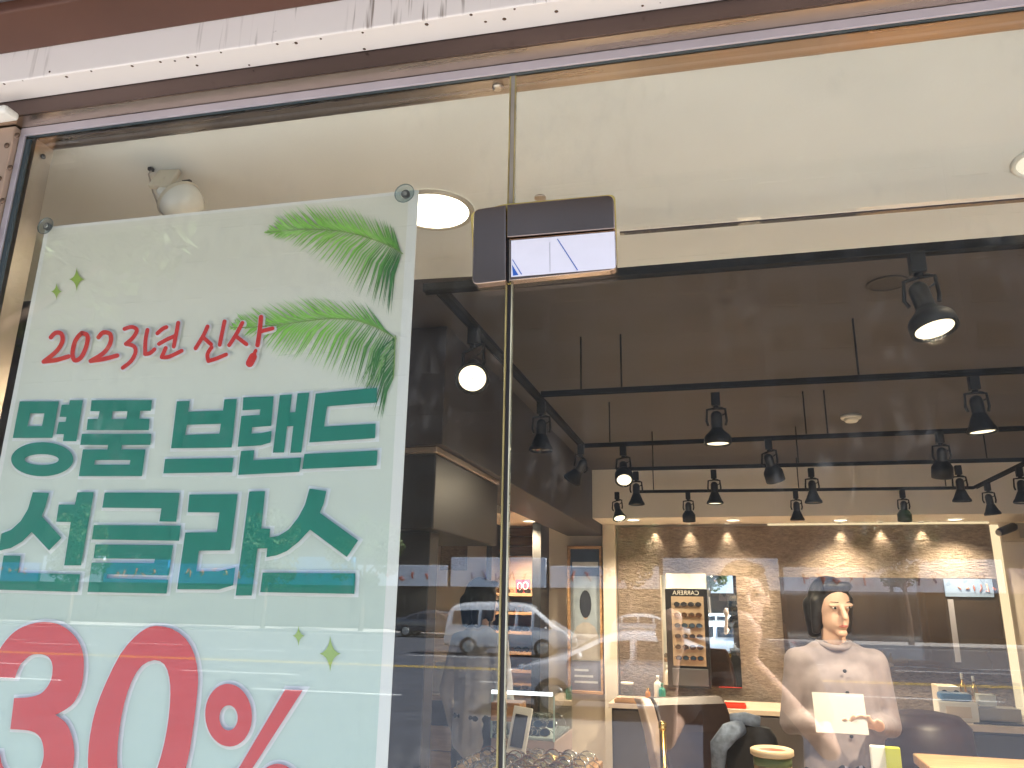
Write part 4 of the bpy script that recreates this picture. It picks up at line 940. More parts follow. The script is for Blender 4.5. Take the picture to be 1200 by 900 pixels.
def gold_rail_chair(px0, px1, y, ztop, label):
    a = aty(px0, 860, y); b = aty(px1, 860, y); cx = (a.x + b.x) / 2; w_ = (b.x - a.x) / 2
    t = empty('gilt_chair', (cx, y, 0)); tag(t, label, 'chair')
    for s in (-1, 1):
        MB().tube([(s * w_, 0, 0), (s * w_, 0, .45), (s * w_, -.02, ztop)], [.016, .018, .016], 12).build('post', m_gold, t)
        MB().lathe([(.018, 0), (.021, .006), (.018, .014), (.021, .022), (.012, .034)], (s * w_, -.02, ztop), n=14).build('finial', mat('bright_brass', (.85, .62, .2), .2, 1), t)
        MB().tube([(s * w_, .4, 0), (s * w_, .4, .44)], .014, 10).build('leg', m_gold, t)
    MB().tube([(-w_, -.012, ztop - .24), (w_, -.012, ztop - .24)], .012, 8).build('back_rail', m_gold, t)
    MB().box((0, .2, .455), (w_ * 2 - .01, .42, .05)).build('seat', mat('dark_red_seat', (.05, .015, .013), .6), t, bevel=.015)
    return t
gold_rail_chair(777, 856, 4.05, aty(856, 858, 4.05).z, 'chair with gilt back posts and rail before the high backed chair')
# jacket hung on a chair back
p = aty(866, 860, 3.9); t = empty('jacket', (p.x + .03, 3.98, 0)); tag(t, 'blue grey and black jacket draped over a chair back', 'jacket')
zj = aty(866, 846, 3.95).z
vs = []; fs = []; N = 14
for i in range(9):
    for k in range(N):
        a = 2 * math.pi * k / N; w_ = .10 + .02 * math.sin(i * .9) + .03 * (i / 8); vs.append((w_ * math.cos(a) * (1.1 if math.cos(a) > 0 else .8), .05 * math.sin(a) + .012 * math.sin(3 * a + i), zj - .005 - i * .055 - (0.02 * abs(math.cos(a)) if i == 0 else 0)))
for i in range(8):
    for k in range(N): fs.append((i * N + k, (i + 1) * N + k, (i + 1) * N + (k + 1) % N, i * N + (k + 1) % N))
fs.append(tuple(range(N)))
MB().add(vs, fs, True).build('body', mat('black_cloth', (.012, .011, .012), .9), t)
MB().tube([(-.02, -.03, zj - .02), (-.07, -.07, zj - .04), (-.12, -.06, zj - .10), (-.13, -.03, zj - .20)], [.035, .042, .040, .03], 12).build('sleeve', mat('blue_grey_cloth', (.16, .20, .28), .9, var=.35, scale=30), t)
MB().tube([(-.06, -.02, zj + .005), (0, -.03, zj + .015), (.06, -.02, zj)], .028, 10).build('collar', mat('blue_grey_cloth', (.16, .20, .28), .9), t)
p = aty(1090, 865, 4.1); t = empty('round_back_chair', (p.x, 4.15, 0)); tag(t, 'dark brown chair with a rounded leather back at the pale table', 'chair')
zk = aty(1090, 838, 4.1).z
MB().lathe([(.20, -.5), (.21, -.2), (.20, -.06), (.16, -.015), (.08, .0)], (0, .08, zk), n=28).build('back_pad', mat('dark_brown_leather', (.035, .016, .012), .45), t)
MB().lathe([(.20, .40), (.22, .43), (.21, .47)], (0, .0, 0), n=28).build('seat', mat('dark_brown_leather', (.035, .016, .012), .45), t)
for k in range(4): a = math.pi / 4 + k * math.pi / 2; MB().tube([(.17 * math.cos(a), .17 * math.sin(a), 0), (.14 * math.cos(a), .14 * math.sin(a), .4)], .014, 8).build('leg', m_wood, t)
zt4 = aty(1150, 887, 3.85).z; ft = empty('front_table', (1.5, 3.5, 0)); tag(ft, 'pale wooden table top in front of the side counter', 'table')
txa = aty(1085, 890, 3.6).x
child(wbox(txa, 2.3, 3.3, 3.85, zt4 - .04, zt4), 'table_top', mat('honey_wood', (.55, .34, .17), .4, var=.25, scale=5, stretch=(1, 10, 10)), ft, .006)
for x in (txa + .05, 2.24):
    for y in (3.35, 3.8): child(wbox(x - .025, x + .025, y - .025, y + .025, 0, zt4 - .0405), 'leg', m_wood, ft)
# tub and lime packet beside the assistant
p = aty(906, 890, 3.3); zt5 = aty(906, 879, 3.3).z; t = empty('round_tub', (p.x, 3.36, zt5 - .22)); tag(t, 'round tub with a cream rim, red filling and green band', 'tub')
MB().lathe([(.055, 0), (.066, .10), (.069, .16)], n=28).build('lower_wall', mat('tan_tub', (.42, .28, .16), .5), t); MB().lathe([(.0695, .16), (.0705, .190)], n=28).build('green_band', mat('green_band', (.10, .14, .06), .5), t)
MB().lathe([(.071, .1905), (.079, .196), (.079, .214), (.070, .218), (.066, .210)], n=28).build('rim', mat('cream_rim', (.55, .42, .28), .4), t); MB().lathe([(.068, .2085), (.03, .212), (.001, .213)], n=28, cap=False).build('red_filling', m_redtray, t)
st_ = empty('side_stool', (p.x + .02, 3.36, 0)); tag(st_, 'small dark stand holding the round tub', 'stand')
MB().lathe([(.13, zt5 - .25), (.13, zt5 - .2205)], n=24).build('top', m_wood, st_); MB().tube([(0, 0, .02), (0, 0, zt5 - .25)], .02, 10).build('column', m_black, st_); MB().lathe([(.14, 0), (.13, .02)], n=24).build('foot', m_black, st_)
p = aty(1050, 892, 3.35); tag(MB().box((p.x, 3.4, p.z - .02), (.05, .03, .12)).build('lime_packet', mat('lime', (.42, .45, .03), .4), bevel=.004), 'lime yellow packet beside the striped skirt', 'packet')
p = aty(1034, 895, 3.35); tag(MB().box((p.x, 3.42, p.z - .02), (.055, .03, .14)).build('white_packet', m_paper, bevel=.004), 'white packet beside the lime yellow packet', 'packet')
tag(wbox(.52, .98, 3.34, 3.54, 0, aty(1042, 899, 3.4).z - .055).build('low_cabinet', m_wood, bevel=.004), 'low wooden cabinet under the lime and white packets', 'cabinet')

# ================================================================== PEOPLE
m_skin = mat('skin', (.62, .41, .31), .5, var=.06, scale=12)
m_hair = mat('black_hair', (.012, .010, .010), .45, var=.4, scale=60, stretch=(1, 1, .1))
def remeshed(mb, name, m, par, vox, sm=6, folds=0):
    o = mb.build(name, m, par); r = o.modifiers.new('remesh', 'REMESH'); r.mode = 'VOXEL'; r.voxel_size = vox; r.use_smooth_shade = True
    k = o.modifiers.new('smooth', 'SMOOTH'); k.iterations = sm; k.factor = .5
    if folds:
        tx = bpy.data.textures.new(name + '_folds', 'CLOUDS'); tx.noise_scale = .09
        d = o.modifiers.new('folds', 'DISPLACE'); d.texture = tx; d.strength = folds; d.mid_level = .5
    return o
def person(loc, rz, label, hgt=1.66, arms=None, top=None, bottom=None, hair='bob', sleeves='long', hem=.84, skirt=None, head_tilt=(0, 0), vox=.009):
    """arms: ((elbow, wrist, fingers_dir) left(-x), right(+x)) for a figure facing -Y, in a 1.70 m frame"""
    t = empty('person', loc, rz); k = hgt / 1.70; t.scale = (k, k, k); tag(t, label, 'person')
    b = MB(); C = lambda a, c, ra, rb: b.capsule(a, c, ra, rb, 14)
    # trunk, neck
    C((0, 0, .98), (0, 0, 1.10), .095, .085); C((-.055, 0, .95), (-.055, 0, 1.0), .082, .080); C((.055, 0, .95), (.055, 0, 1.0), .082, .080)
    C((-.05, 0, 1.12), (-.058, .01, 1.28), .070, .068); C((.05, 0, 1.12), (.058, .01, 1.28), .070, .068); C((-.145, .01, 1.375), (.145, .01, 1.375), .040, .040)
    C((0, .015, 1.38), (0, .005, 1.50), .055, .050)
    for s in (-1, 1):
        C((s * .085, 0, .93), (s * .10, -.005, .50), .085, .058); C((s * .10, -.005, .50), (s * .105, .015, .10), .056, .036)
        C((s * .105, .02, .05), (s * .12, -.14, .032), .036, .030)
    hd = Vector((0, -.015, 1.60)); tx, ty = head_tilt; RM = Matrix.Rotation(tx, 3, 'X') @ Matrix.Rotation(ty, 3, 'Z')
    def hp(x, y, z): return hd + RM @ Vector((x, y, z))
    b.ball(hp(0, .012, .025), (.076, .094, .092), 18, 14, RM); b.ball(hp(0, -.02, -.045), (.056, .066, .070), 16, 12, RM)
    b.capsule(hp(0, -.088, .012), hp(0, -.108, -.026), .009, .014, 10)                       # nose
    b.ball(hp(0, -.078, -.066), (.028, .014, .011), 12, 8, RM); b.ball(hp(0, -.072, -.098), (.026, .020, .018), 12, 8, RM)   # mouth, chin
    for s in (-1, 1):
        b.ball(hp(s * .079, .012, -.010), (.010, .022, .034), 10, 8, RM); b.ball(hp(s * .033, -.076, .022), (.026, .014, .010), 10, 8, RM)
    hands = []
    for s, arm in zip((-1, 1), arms):
        el, wr, fd = [Vector(q) for q in arm]; sh_ = Vector((s * .162, .01, 1.372))
        C(sh_, el, .042, .034); C(el, wr, .035, .024)
        f = fd.normalized(); side = f.cross(Vector((0, 0, 1)) if abs(f.z) < .8 else Vector((0, 1, 0))).normalized(); nrm = side.cross(f)
        palm = wr + f * .075
        b.capsule(wr + f * .02 - side * .02, palm - side * .024, .017, .014, 10); b.capsule(wr + f * .02 + side * .02, palm + side * .024, .017, .014, 10); b.capsule(wr, palm, .022, .017, 10)
        for i, (o_, L) in enumerate(((-.030, .058), (-.010, .070), (.010, .066), (.029, .050))):
            p0 = palm + side * o_; p1 = p0 + f * L * .5 + nrm * .008; p2 = p1 + f * L * .4 + nrm * .022
            b.capsule(p0, p1, .0095, .009, 8); b.capsule(p1, p2, .009, .008, 8)
        th0 = wr + f * .03 - side * s * .026; b.capsule(th0, th0 + f * .035 - side * s * .022 + nrm * .012, .012, .010, 8); b.capsule(th0 + f * .035 - side * s * .022 + nrm * .012, th0 + f * .062 - side * s * .020 + nrm * .02, .010, .008, 8)
    remeshed(b, 'body', m_skin, t, vox, 3)
    for s in (-1, 1):
        MB().ball(hp(s * .033, -.079, .012), (.011, .009, .0062), 10, 8, RM).build('eye', mat('eye_white', (.6, .58, .55), .2), t); MB().ball(hp(s * .033, -.0865, .012), (.0058, .003, .0058), 8, 6, RM).build('iris', mat('iris', (.02, .012, .008), .15), t)
        MB().capsule(hp(s * .020, -.090, .036), hp(s * .048, -.077, .037), .0022, .0018, 6).build('eyebrow', m_hair, t)
    MB().ball(hp(0, -.090, -.065), (.022, .006, .007), 10, 6, RM).build('lips', mat('lips', (.42, .14, .12), .4), t)
    h = MB(); h.ball(hp(0, .026, .038), (.088, .096, .098), 20, 14, RM); h.ball(hp(0, .05, -.02), (.086, .070, .10), 18, 12, RM)
    h.capsule(hp(-.05, -.048, .098), hp(.05, -.048, .098), .022, .022)
    if hair == 'bob':
        for s in (-1, 1): h.capsule(hp(s * .078, .0, .03), hp(s * .074, .012, -.10), .024, .020)
        h.capsule(hp(-.05, .09, 0), hp(-.045, .085, -.12), .04, .03); h.capsule(hp(.05, .09, 0), hp(.045, .085, -.12), .04, .03)
    remeshed(h, 'hair', m_hair, t, .010, 4)
    # clothes
    c = MB()
    c.capsule((-.06, 0, hem + .06), (-.062, 0, 1.28), .112, .098); c.capsule((.06, 0, hem + .06), (.062, 0, 1.28), .112, .098); c.capsule((0, 0, hem + .05), (0, 0, 1.28), .122, .105); c.capsule((-.125, .01, 1.375), (.125, .01, 1.375), .060, .060); c.capsule((-.07, .01, 1.40), (.07, .01, 1.40), .058, .058); c.capsule((0, .02, 1.38), (0, .015, 1.435), .068, .060)
    for s, arm in zip((-1, 1), arms):
        el, wr, fd = [Vector(q) for q in arm]; sh_ = Vector((s * .162, .01, 1.372))
        if sleeves == 'long': c.capsule(sh_, el, .058, .050); c.capsule(el, wr - (wr - el).normalized() * .03, .048, .036)
        else: c.capsule(sh_, sh_.lerp(el, .55), .066, .062)
    tp = remeshed(c, 'top', top, t, .012, 4, .008)
    cl_ = MB(); ring = [(.066 * math.cos(a), .012 + .062 * math.sin(a), 1.452 - .022 * max(0, -math.sin(a))) for a in [2 * math.pi * q / 20 for q in range(21)]]; cl_.tube(ring, .013, 8, cap=False); cl_.build('collar', top, t)
    for q in range(5 if skirt else 0): MB().lathe([(.008, 0), (.008, .003), (.004, .004)], (.004, -.126 + .010 * abs(q - 2), 1.34 - q * .085), (0, -1, 0), 10).build('button', m_blackp, t)
    if skirt:
        N = 48; vs = []; fs = []; zs = [1.0, .92, .80, .60, .42]; ws = [.125, .16, .175, .195, .215]
        for z, w_ in zip(zs, ws):
            for q in range(N):
                a = 2 * math.pi * q / N; w2 = w_ + .012 * math.sin(a * 12) * (1.0 - z) * 1.5; vs.append((w2 * math.cos(a) * 1.12, w2 * math.sin(a) * .82, z))
        for i in range(len(zs) - 1):
            for q in range(N): fs.append((i * N + q, (i + 1) * N + q, (i + 1) * N + (q + 1) % N, i * N + (q + 1) % N))
        MB().add(vs, fs, True).build('skirt', skirt, t)
    else:
        c = MB()
        for s in (-1, 1): c.capsule((s * .080, 0, .93), (s * .10, 0, .50), .100, .076); c.capsule((s * .10, 0, .50), (s * .105, .012, .12), .075, .062)
        c.capsule((-.06, 0, .98), (.06, 0, .98), .11, .11); remeshed(c, 'trousers', bottom, t, .013, 4, .010)
    for s in (-1, 1): MB().capsule((s * .105, .03, .042), (s * .122, -.15, .036), .043, .038).build('shoe', m_blackp, t)
    return t
m_stripe = bpy.data.materials.new('striped_cloth'); m_stripe.use_nodes = True
n = m_stripe.node_tree.nodes; l = m_stripe.node_tree.links; p_ = n['Principled BSDF']; p_.inputs['Roughness'].default_value = .85
tc = n.new('ShaderNodeTexCoord'); wv = n.new('ShaderNodeTexWave'); wv.inputs['Scale'].default_value = 5.5; wv.inputs['Distortion'].default_value = 1.2; wv.inputs['Detail'].default_value = 1
mpp = n.new('ShaderNodeMapping'); mpp.inputs['Scale'].default_value = (1, 1, .25); l.new(tc.outputs['Object'], mpp.inputs[0]); l.new(mpp.outputs[0], wv.inputs[0])
crr = n.new('ShaderNodeValToRGB'); crr.color_ramp.elements[0].position = .80; crr.color_ramp.elements[1].position = .86; crr.color_ramp.elements[0].color = (.012, .012, .018, 1); crr.color_ramp.elements[1].color = (.32, .32, .42, 1)
l.new(wv.outputs[0], crr.inputs[0]); l.new(crr.outputs[0], p_.inputs['Base Color'])
p = aty(975, 712, 3.75)
person((p.x, 3.78, 0), R_(8), 'person in a pale taupe top and dark striped skirt holding a white card', 1.655,
       (((-.205, .03, 1.11), (-.09, -.20, 1.14), (.5, -.5, .1)), ((.205, .03, 1.11), (.09, -.20, 1.14), (-.5, -.5, .1))), mat('taupe_cloth', (.25, .215, .225), .9, var=.10, scale=20), None, 'bob', 'long', .84, m_stripe, head_tilt=(.16, .25), vox=.0065)
tag(MB().box((p.x - .035, 3.50, 1.16), (.19, .006, .15), Matrix.Rotation(-.35, 3, 'X')).build('white_card', mat('card_stock', (.45, .43, .42), .6), bevel=.001), 'white card held in the hands of the person in the taupe top', 'card')
p = aty(558, 705, 4.3)
person((p.x, 4.4, 0), R_(150), 'person in a long white coat seen from behind beside the glass joint', 1.66,
       (((-.24, .03, 1.10), (-.25, -.06, .86), (0, -.1, -1)), ((.24, .03, 1.10), (.25, -.06, .86), (0, -.1, -1))), mat('white_coat', (.60, .57, .56), .85, var=.04, scale=15), mat('dark_trousers', (.03, .03, .035), .9), 'bob', 'long', .80)

# the photographer, phone held up in front
ph = empty('person', (.30, -.42, 0), 0)
bpy.data.objects.remove(ph)
person((.20, -.40, 0), math.pi, 'person in a dark top holding a phone up to the glass', 1.68,
       (((-.22, -.12, 1.14), (.035, -.335, 1.42), (.1, -.22, 1)), ((.29, -.13, 1.15), (.262, -.335, 1.42), (-.05, -.22, 1))), mat('charcoal_top', (.03, .03, .034), .9), mat('pale_trousers', (.5, .48, .45), .85), 'short', 'short', .86)
po_ = empty('phone', (.055, -.018, 1.53)); tag(po_, 'black phone held up by the person in the dark top', 'phone')
MB().box((0, 0, 0), (.165, .009, .078)).build('case', m_blackp, po_, bevel=.003)
MB().box((0, -.0052, 0), (.155, .001, .070)).build('screen', mat('screen_glass', (.01, .01, .012), .05), po_)
MB().box((-.058, .0055, .012), (.030, .002, .030)).build('camera_bump', mat('dark_lens_plate', (.02, .02, .022), .2), po_)

# ================================================================== STREET (seen reflected in the glass and the mirror)
def mirF(P):
    n_ = Vector((-_s, _c, 0)); d = (Vector(P) - Vector((FO[0], FO[1], 0))).dot(n_); return Vector(P) - n_ * (2 * d)
def toF(P): dx, dy = P[0] - FO[0], P[1] - FO[1]; return dx * _c + dy * _s, -dx * _s + dy * _c
ZR = -.30; ZP = -.16
def vroad(px, py, z=-.30): P = mirF(atz(px, py, z)); return toF(P)      # (u, v) of a point whose reflection is at the pixel
m_asph = mat('asphalt', (.062, .072, .094), .85, var=.16, scale=1.3, bump=.25, bscale=120)
m_pave = mat('paving', (.42, .40, .38), .8, var=.12, scale=3)
VK, VF2 = -4.6, -43.5
gm = MB(); S = 240
gm.add([FW(-S, -S, -.34), FW(S, -S, -.34), FW(S, S, -.34), FW(-S, S, -.34)], [(0, 1, 2, 3)]); struct('ground', gm, mat('ground', (.16, .15, .13), .9, var=.2, scale=.3))
struct('road', fbox(-140, 140, VF2, VK, -.335, ZR), m_asph)
struct('pavement', fbox(-140, 140, VK + .15, -2.301, -.335, ZP), m_pave)
pv_ = struct('terrace', fbox(-7, 7, -2.3, .0, -.335, -.002), m_pave)
struct('far_pavement', fbox(-140, 140, VF2 - 5, VF2 - .15, -.335, ZP), m_pave)
m_kerb = mat('kerb_granite', (.34, .33, .32), .7, var=.1, scale=12)
struct('kerb', fbox(-60, 60, VK + .001, VK + .149, -.335, ZP + .006), m_kerb); struct('far_kerb', fbox(-60, 60, VF2 - .149, VF2 - .001, -.335, ZP + .006), m_kerb)
# paving slabs near the shop
sl_m = None
for i in range(-6, 7):
    for j in range(5):
        u0 = i * .5; v0 = -2.28 + j * .45
        o = fbox(u0 + .004, u0 + .496, v0 + .004, v0 + .446, -.002, .006 + .002 * ((i * 7 + j * 3) % 3) / 3).build('slab', m_pave, pv_)
m_line = mat('road_paint', (.62, .62, .60), .7, var=.1, scale=4); m_yline = mat('yellow_road_paint', (.60, .40, .04), .7, var=.1, scale=4)
rd = bpy.data.objects['road']
def dash(u0, u1, v, w_=.15, m=None): fbox(u0, u1, v - w_ / 2, v + w_ / 2, ZR + .0005, ZR + .004).build('lane_mark', m or m_line, rd)
vl = vroad(800, 829)[1] - .0
ua, ub = vroad(745, 827)[0], vroad(890, 830)[0]
for k in range(-7, 8): dash(ua + k * 8.2, ua + k * 8.2 + 3.4, vl)
for k in range(-6, 7): dash(3 + k * 8.2, 3 + k * 8.2 + 3.4, vl - 3.4); dash(1 + k * 8.2, 4.4 + k * 8.2, vl - 14)
dash(-60, 60, vl - 7.0, .15, m_yline); dash(-60, 60, vl - 7.4, .15, m_yline); dash(-60, 60, VF2 + .7, .15)
vw = vroad(520, 769)[1]
for k in range(-9, 10): dash(k * 8.2 - 2, k * 8.2 + 1.4, vw)
# far buildings
random.seed(11)
WIN = {}
def building(u0, u1, h, col, label, sign, storeys, nm='far_building'):
    u0 -= .24; u1 += .24; h = 34 + (h % 3); storeys += 5; t = empty(nm, FW((u0 + u1) / 2, VF2 - 10, ZP), TH); tag(t, label, 'building'); W_ = u1 - u0
    def bx(x0, x1, y0, y1, z0, z1, name, m, par=t, bevel=0): return MB().box(((x0 + x1) / 2, (y0 + y1) / 2, (z0 + z1) / 2), (x1 - x0, abs(y1 - y0), z1 - z0)).build(name, m, par, bevel)
    bx(-W_ / 2, W_ / 2, -5, 4.6, 0, h, 'wall', mat('wall_' + label[:18].replace(' ', '_'), tuple(c * .36 for c in col), .8, var=.1, scale=.6), t)
    bx(-W_ / 2 - .1, W_ / 2 + .1, -5.1, 4.75, h + .005, h + .45, 'parapet', mat('parapet_grey', (.036, .033, .031), .8), t)
    # ground floor shopfronts and sign boards
    ns = max(1, int(W_ / 5)); sw = W_ / ns
    for i in range(ns):
        a = -W_ / 2 + i * sw
        g = bx(a + .25, a + sw - .25, 4.6, 4.68, .25, 2.55, 'shop_window', mat('dark_shop_glass', (.02, .024, .03), .08, spec=.6), t)
        MB().box((a + sw * .5, 4.70, 1.4), (.07, .06, 2.28)).build('mullion', m_black, t)
        sc = sign[i % len(sign)]; sg = bx(a + .12, a + sw - .12, 4.605, 4.92, 2.72, 4.05 + .25 * ((i * 5) % 3), 'sign_board', mat('sign_%.2f%.2f%.2f' % sc, sc, .45), t, .03)
        for q in range(5):
            x = a + sw * .22 + q * sw * .14; pts = [Vector((x + random.uniform(-.22, .22), 4.95, 3.4 + random.uniform(-.34, .34))) for _ in range(4)]
            MB().tube(pts, .06, 5).build('sign_stroke', mat('sign_ink%d' % (i % 2), ((.45, .10, .04), (.05, .08, .22))[i % 2], .5), sg)
    # upper windows
    nw = max(2, int(W_ / 2.6)); ww = W_ / nw; sh2 = (h - 4.8) / storeys
    if (nw, storeys) not in WIN: WIN[(nw, storeys)] = None
    wm = MB().box((0, 0, 0), (ww * .62, .08, sh2 * .52)).mesh('window'); wm.materials.append(mat('upper_glass', (.034, .031, .029), .9, spec=.05))
    sm_ = MB().box((0, 0, 0), (ww * .70, .16, .10)).mesh('sill'); sm_.materials.append(mat('parapet_grey', (.036, .033, .031), .8))
    for r in range(storeys):
        for i in range(nw):
            o = bpy.data.objects.new('window', wm); COL.objects.link(o); o.parent = t; o.location = (-W_ / 2 + (i + .5) * ww, 4.62, 4.9 + (r + .5) * sh2)
            s_ = bpy.data.objects.new('sill', sm_); COL.objects.link(s_); s_.parent = o; s_.location = (0, .03, -sh2 * .26 - .06)
    return t
wsign = (.70, .76, .86); bsign = (.03, .20, .55)
for (u0, u1, h, col, lab, sg, sto) in (
    (-74, -52, 17, (.10, .09, .085), 'dark brick block far along the opposite pavement', [(.6, .6, .58), (.35, .10, .08)], 4),
    (-51.5, -36, 20, (.14, .12, .10), 'brown tiled block with blue sign boards across the road', [bsign, wsign, bsign], 5),
    (-35.5, -22, 22, (.085, .085, .09), 'charcoal clad block with one long blue sign across the road', [bsign, (.04, .3, .6)], 6),
    (-21.5, -9, 21, (.11, .095, .085), 'dark brown block with white sign boards across the road', [wsign, wsign, (.6, .62, .66)], 5),
    (-8.5, 5, 22, (.09, .08, .075), 'umber block with bright white shop signs facing the optician', [wsign, (.66, .68, .74), wsign], 6),
    (5.5, 17, 19, (.13, .11, .10), 'grey brown block with pale shop signs across the road', [(.62, .60, .62), wsign], 5),
    (17.5, 32, 21, (.10, .09, .09), 'slate grey block with pink and white signs across the road', [(.6, .42, .42), wsign], 5),
    (32.5, 52, 20, (.12, .10, .09), 'long brown block at the end of the opposite row', [wsign, (.5, .5, .5)], 5)): building(u0, u1, h, col, lab, sg, sto)
struct('far_hill', fbox(-160, 160, -122, -120, 0, 24), mat('hill', (.05, .07, .05), .9, var=.3, scale=.1))

# trees
def leaf_crown(rx, rz, nleaf, seed):
    rg = random.Random(seed); vs = []; fs = []; cl = []
    for _ in range(34):
        a = rg.uniform(0, 6.283); ph = rg.uniform(-1, 1); rr = rg.uniform(.45, 1) ** .6
        cl.append((Vector((rx * rr * math.sqrt(1 - ph * ph) * math.cos(a), rx * rr * math.sqrt(1 - ph * ph) * math.sin(a), rz * ph * rr)), rg.uniform(.35, .75)))
    for _ in range(nleaf):
        c, r = rg.choice(cl); d = Vector((rg.gauss(0, 1), rg.gauss(0, 1), rg.gauss(0, 1))).normalized() * r * rg.uniform(.5, 1) ** .5
        p = c + d; s_ = rg.uniform(.09, .17); q = Quaternion((rg.gauss(0, 1), rg.gauss(0, 1), rg.gauss(0, 1), rg.gauss(0, 1))).normalized(); i = len(vs)
        vs += [p + q @ Vector(e) * s_ for e in ((-1, 0, 0), (0, -.5, .1), (1, 0, 0), (0, .5, .1))]; fs.append((i, i + 1, i + 2, i + 3))
    me = bpy.data.meshes.new('crown'); me.from_pydata([tuple(v) for v in vs], [], fs); me.materials.append(mat('leaves', (.035, .07, .018), .55, var=.5, scale=1.4, col2=(.09, .14, .035))); return me
CR = [leaf_crown(2.2, 2.0, 5200, 1), leaf_crown(1.9, 2.4, 4800, 2)]
m_bark = mat('bark', (.14, .10, .075), .9, var=.3, scale=8, bump=.5, bscale=30, stretch=(1, 1, .3))
def tree(u, v, h, k, sc, label):
    t = empty('street_tree', FW(u, v, ZP)); tag(t, label, 'tree', 'street trees')
    MB().tube([(0, 0, -.1), (.03, 0, h * .3), (-.03, .02, h * .62), (.05, 0, h)], [.16, .13, .11, .05], 10).build('trunk', m_bark, t)
    for a in range(5):
        an = a * 1.257 + k; MB().tube([(0, 0, h * (.55 + .06 * a)), (.6 * math.cos(an), .6 * math.sin(an), h * .8 + .1 * a), (1.3 * math.cos(an), 1.3 * math.sin(an), h * 1.02)], [.07, .05, .02], 7).build('limb', m_bark, t)
    o = bpy.data.objects.new('crown', CR[k % 2]); COL.objects.link(o); o.parent = t; o.location = (0, 0, h * 1.05 + .5); o.scale = (sc,) * 3; o.rotation_euler = (0, 0, k * 1.3)
for u, v, h, k, sc, lab in ((-19.5, VF2 - 1.3, 4.0, 0, 1.0, 'dense green street tree across the road before the white signs'), (-26, VF2 - 1.3, 4.2, 1, 1.0, 'broad street tree across the road before the long blue sign'), (-3.4, VF2 - 1.3, 4.2, 1, .85, 'dark street tree across the road between the bright white signs'), (11, VF2 - 1.2, 4.3, 2, .95, 'street tree across the road before the grey brown block'), (24, VF2 - 1.2, 4.4, 3, 1.0, 'street tree across the road before the pink signs'), (-40, VF2 - 1.2, 4.4, 3, 1.05, 'street tree across the road before the brown tiled block'), (-6.4, VK + .8, 4.6, 2, .8, 'street tree on the kerb of the near pavement')): tree(u, v, h, k, sc, lab)

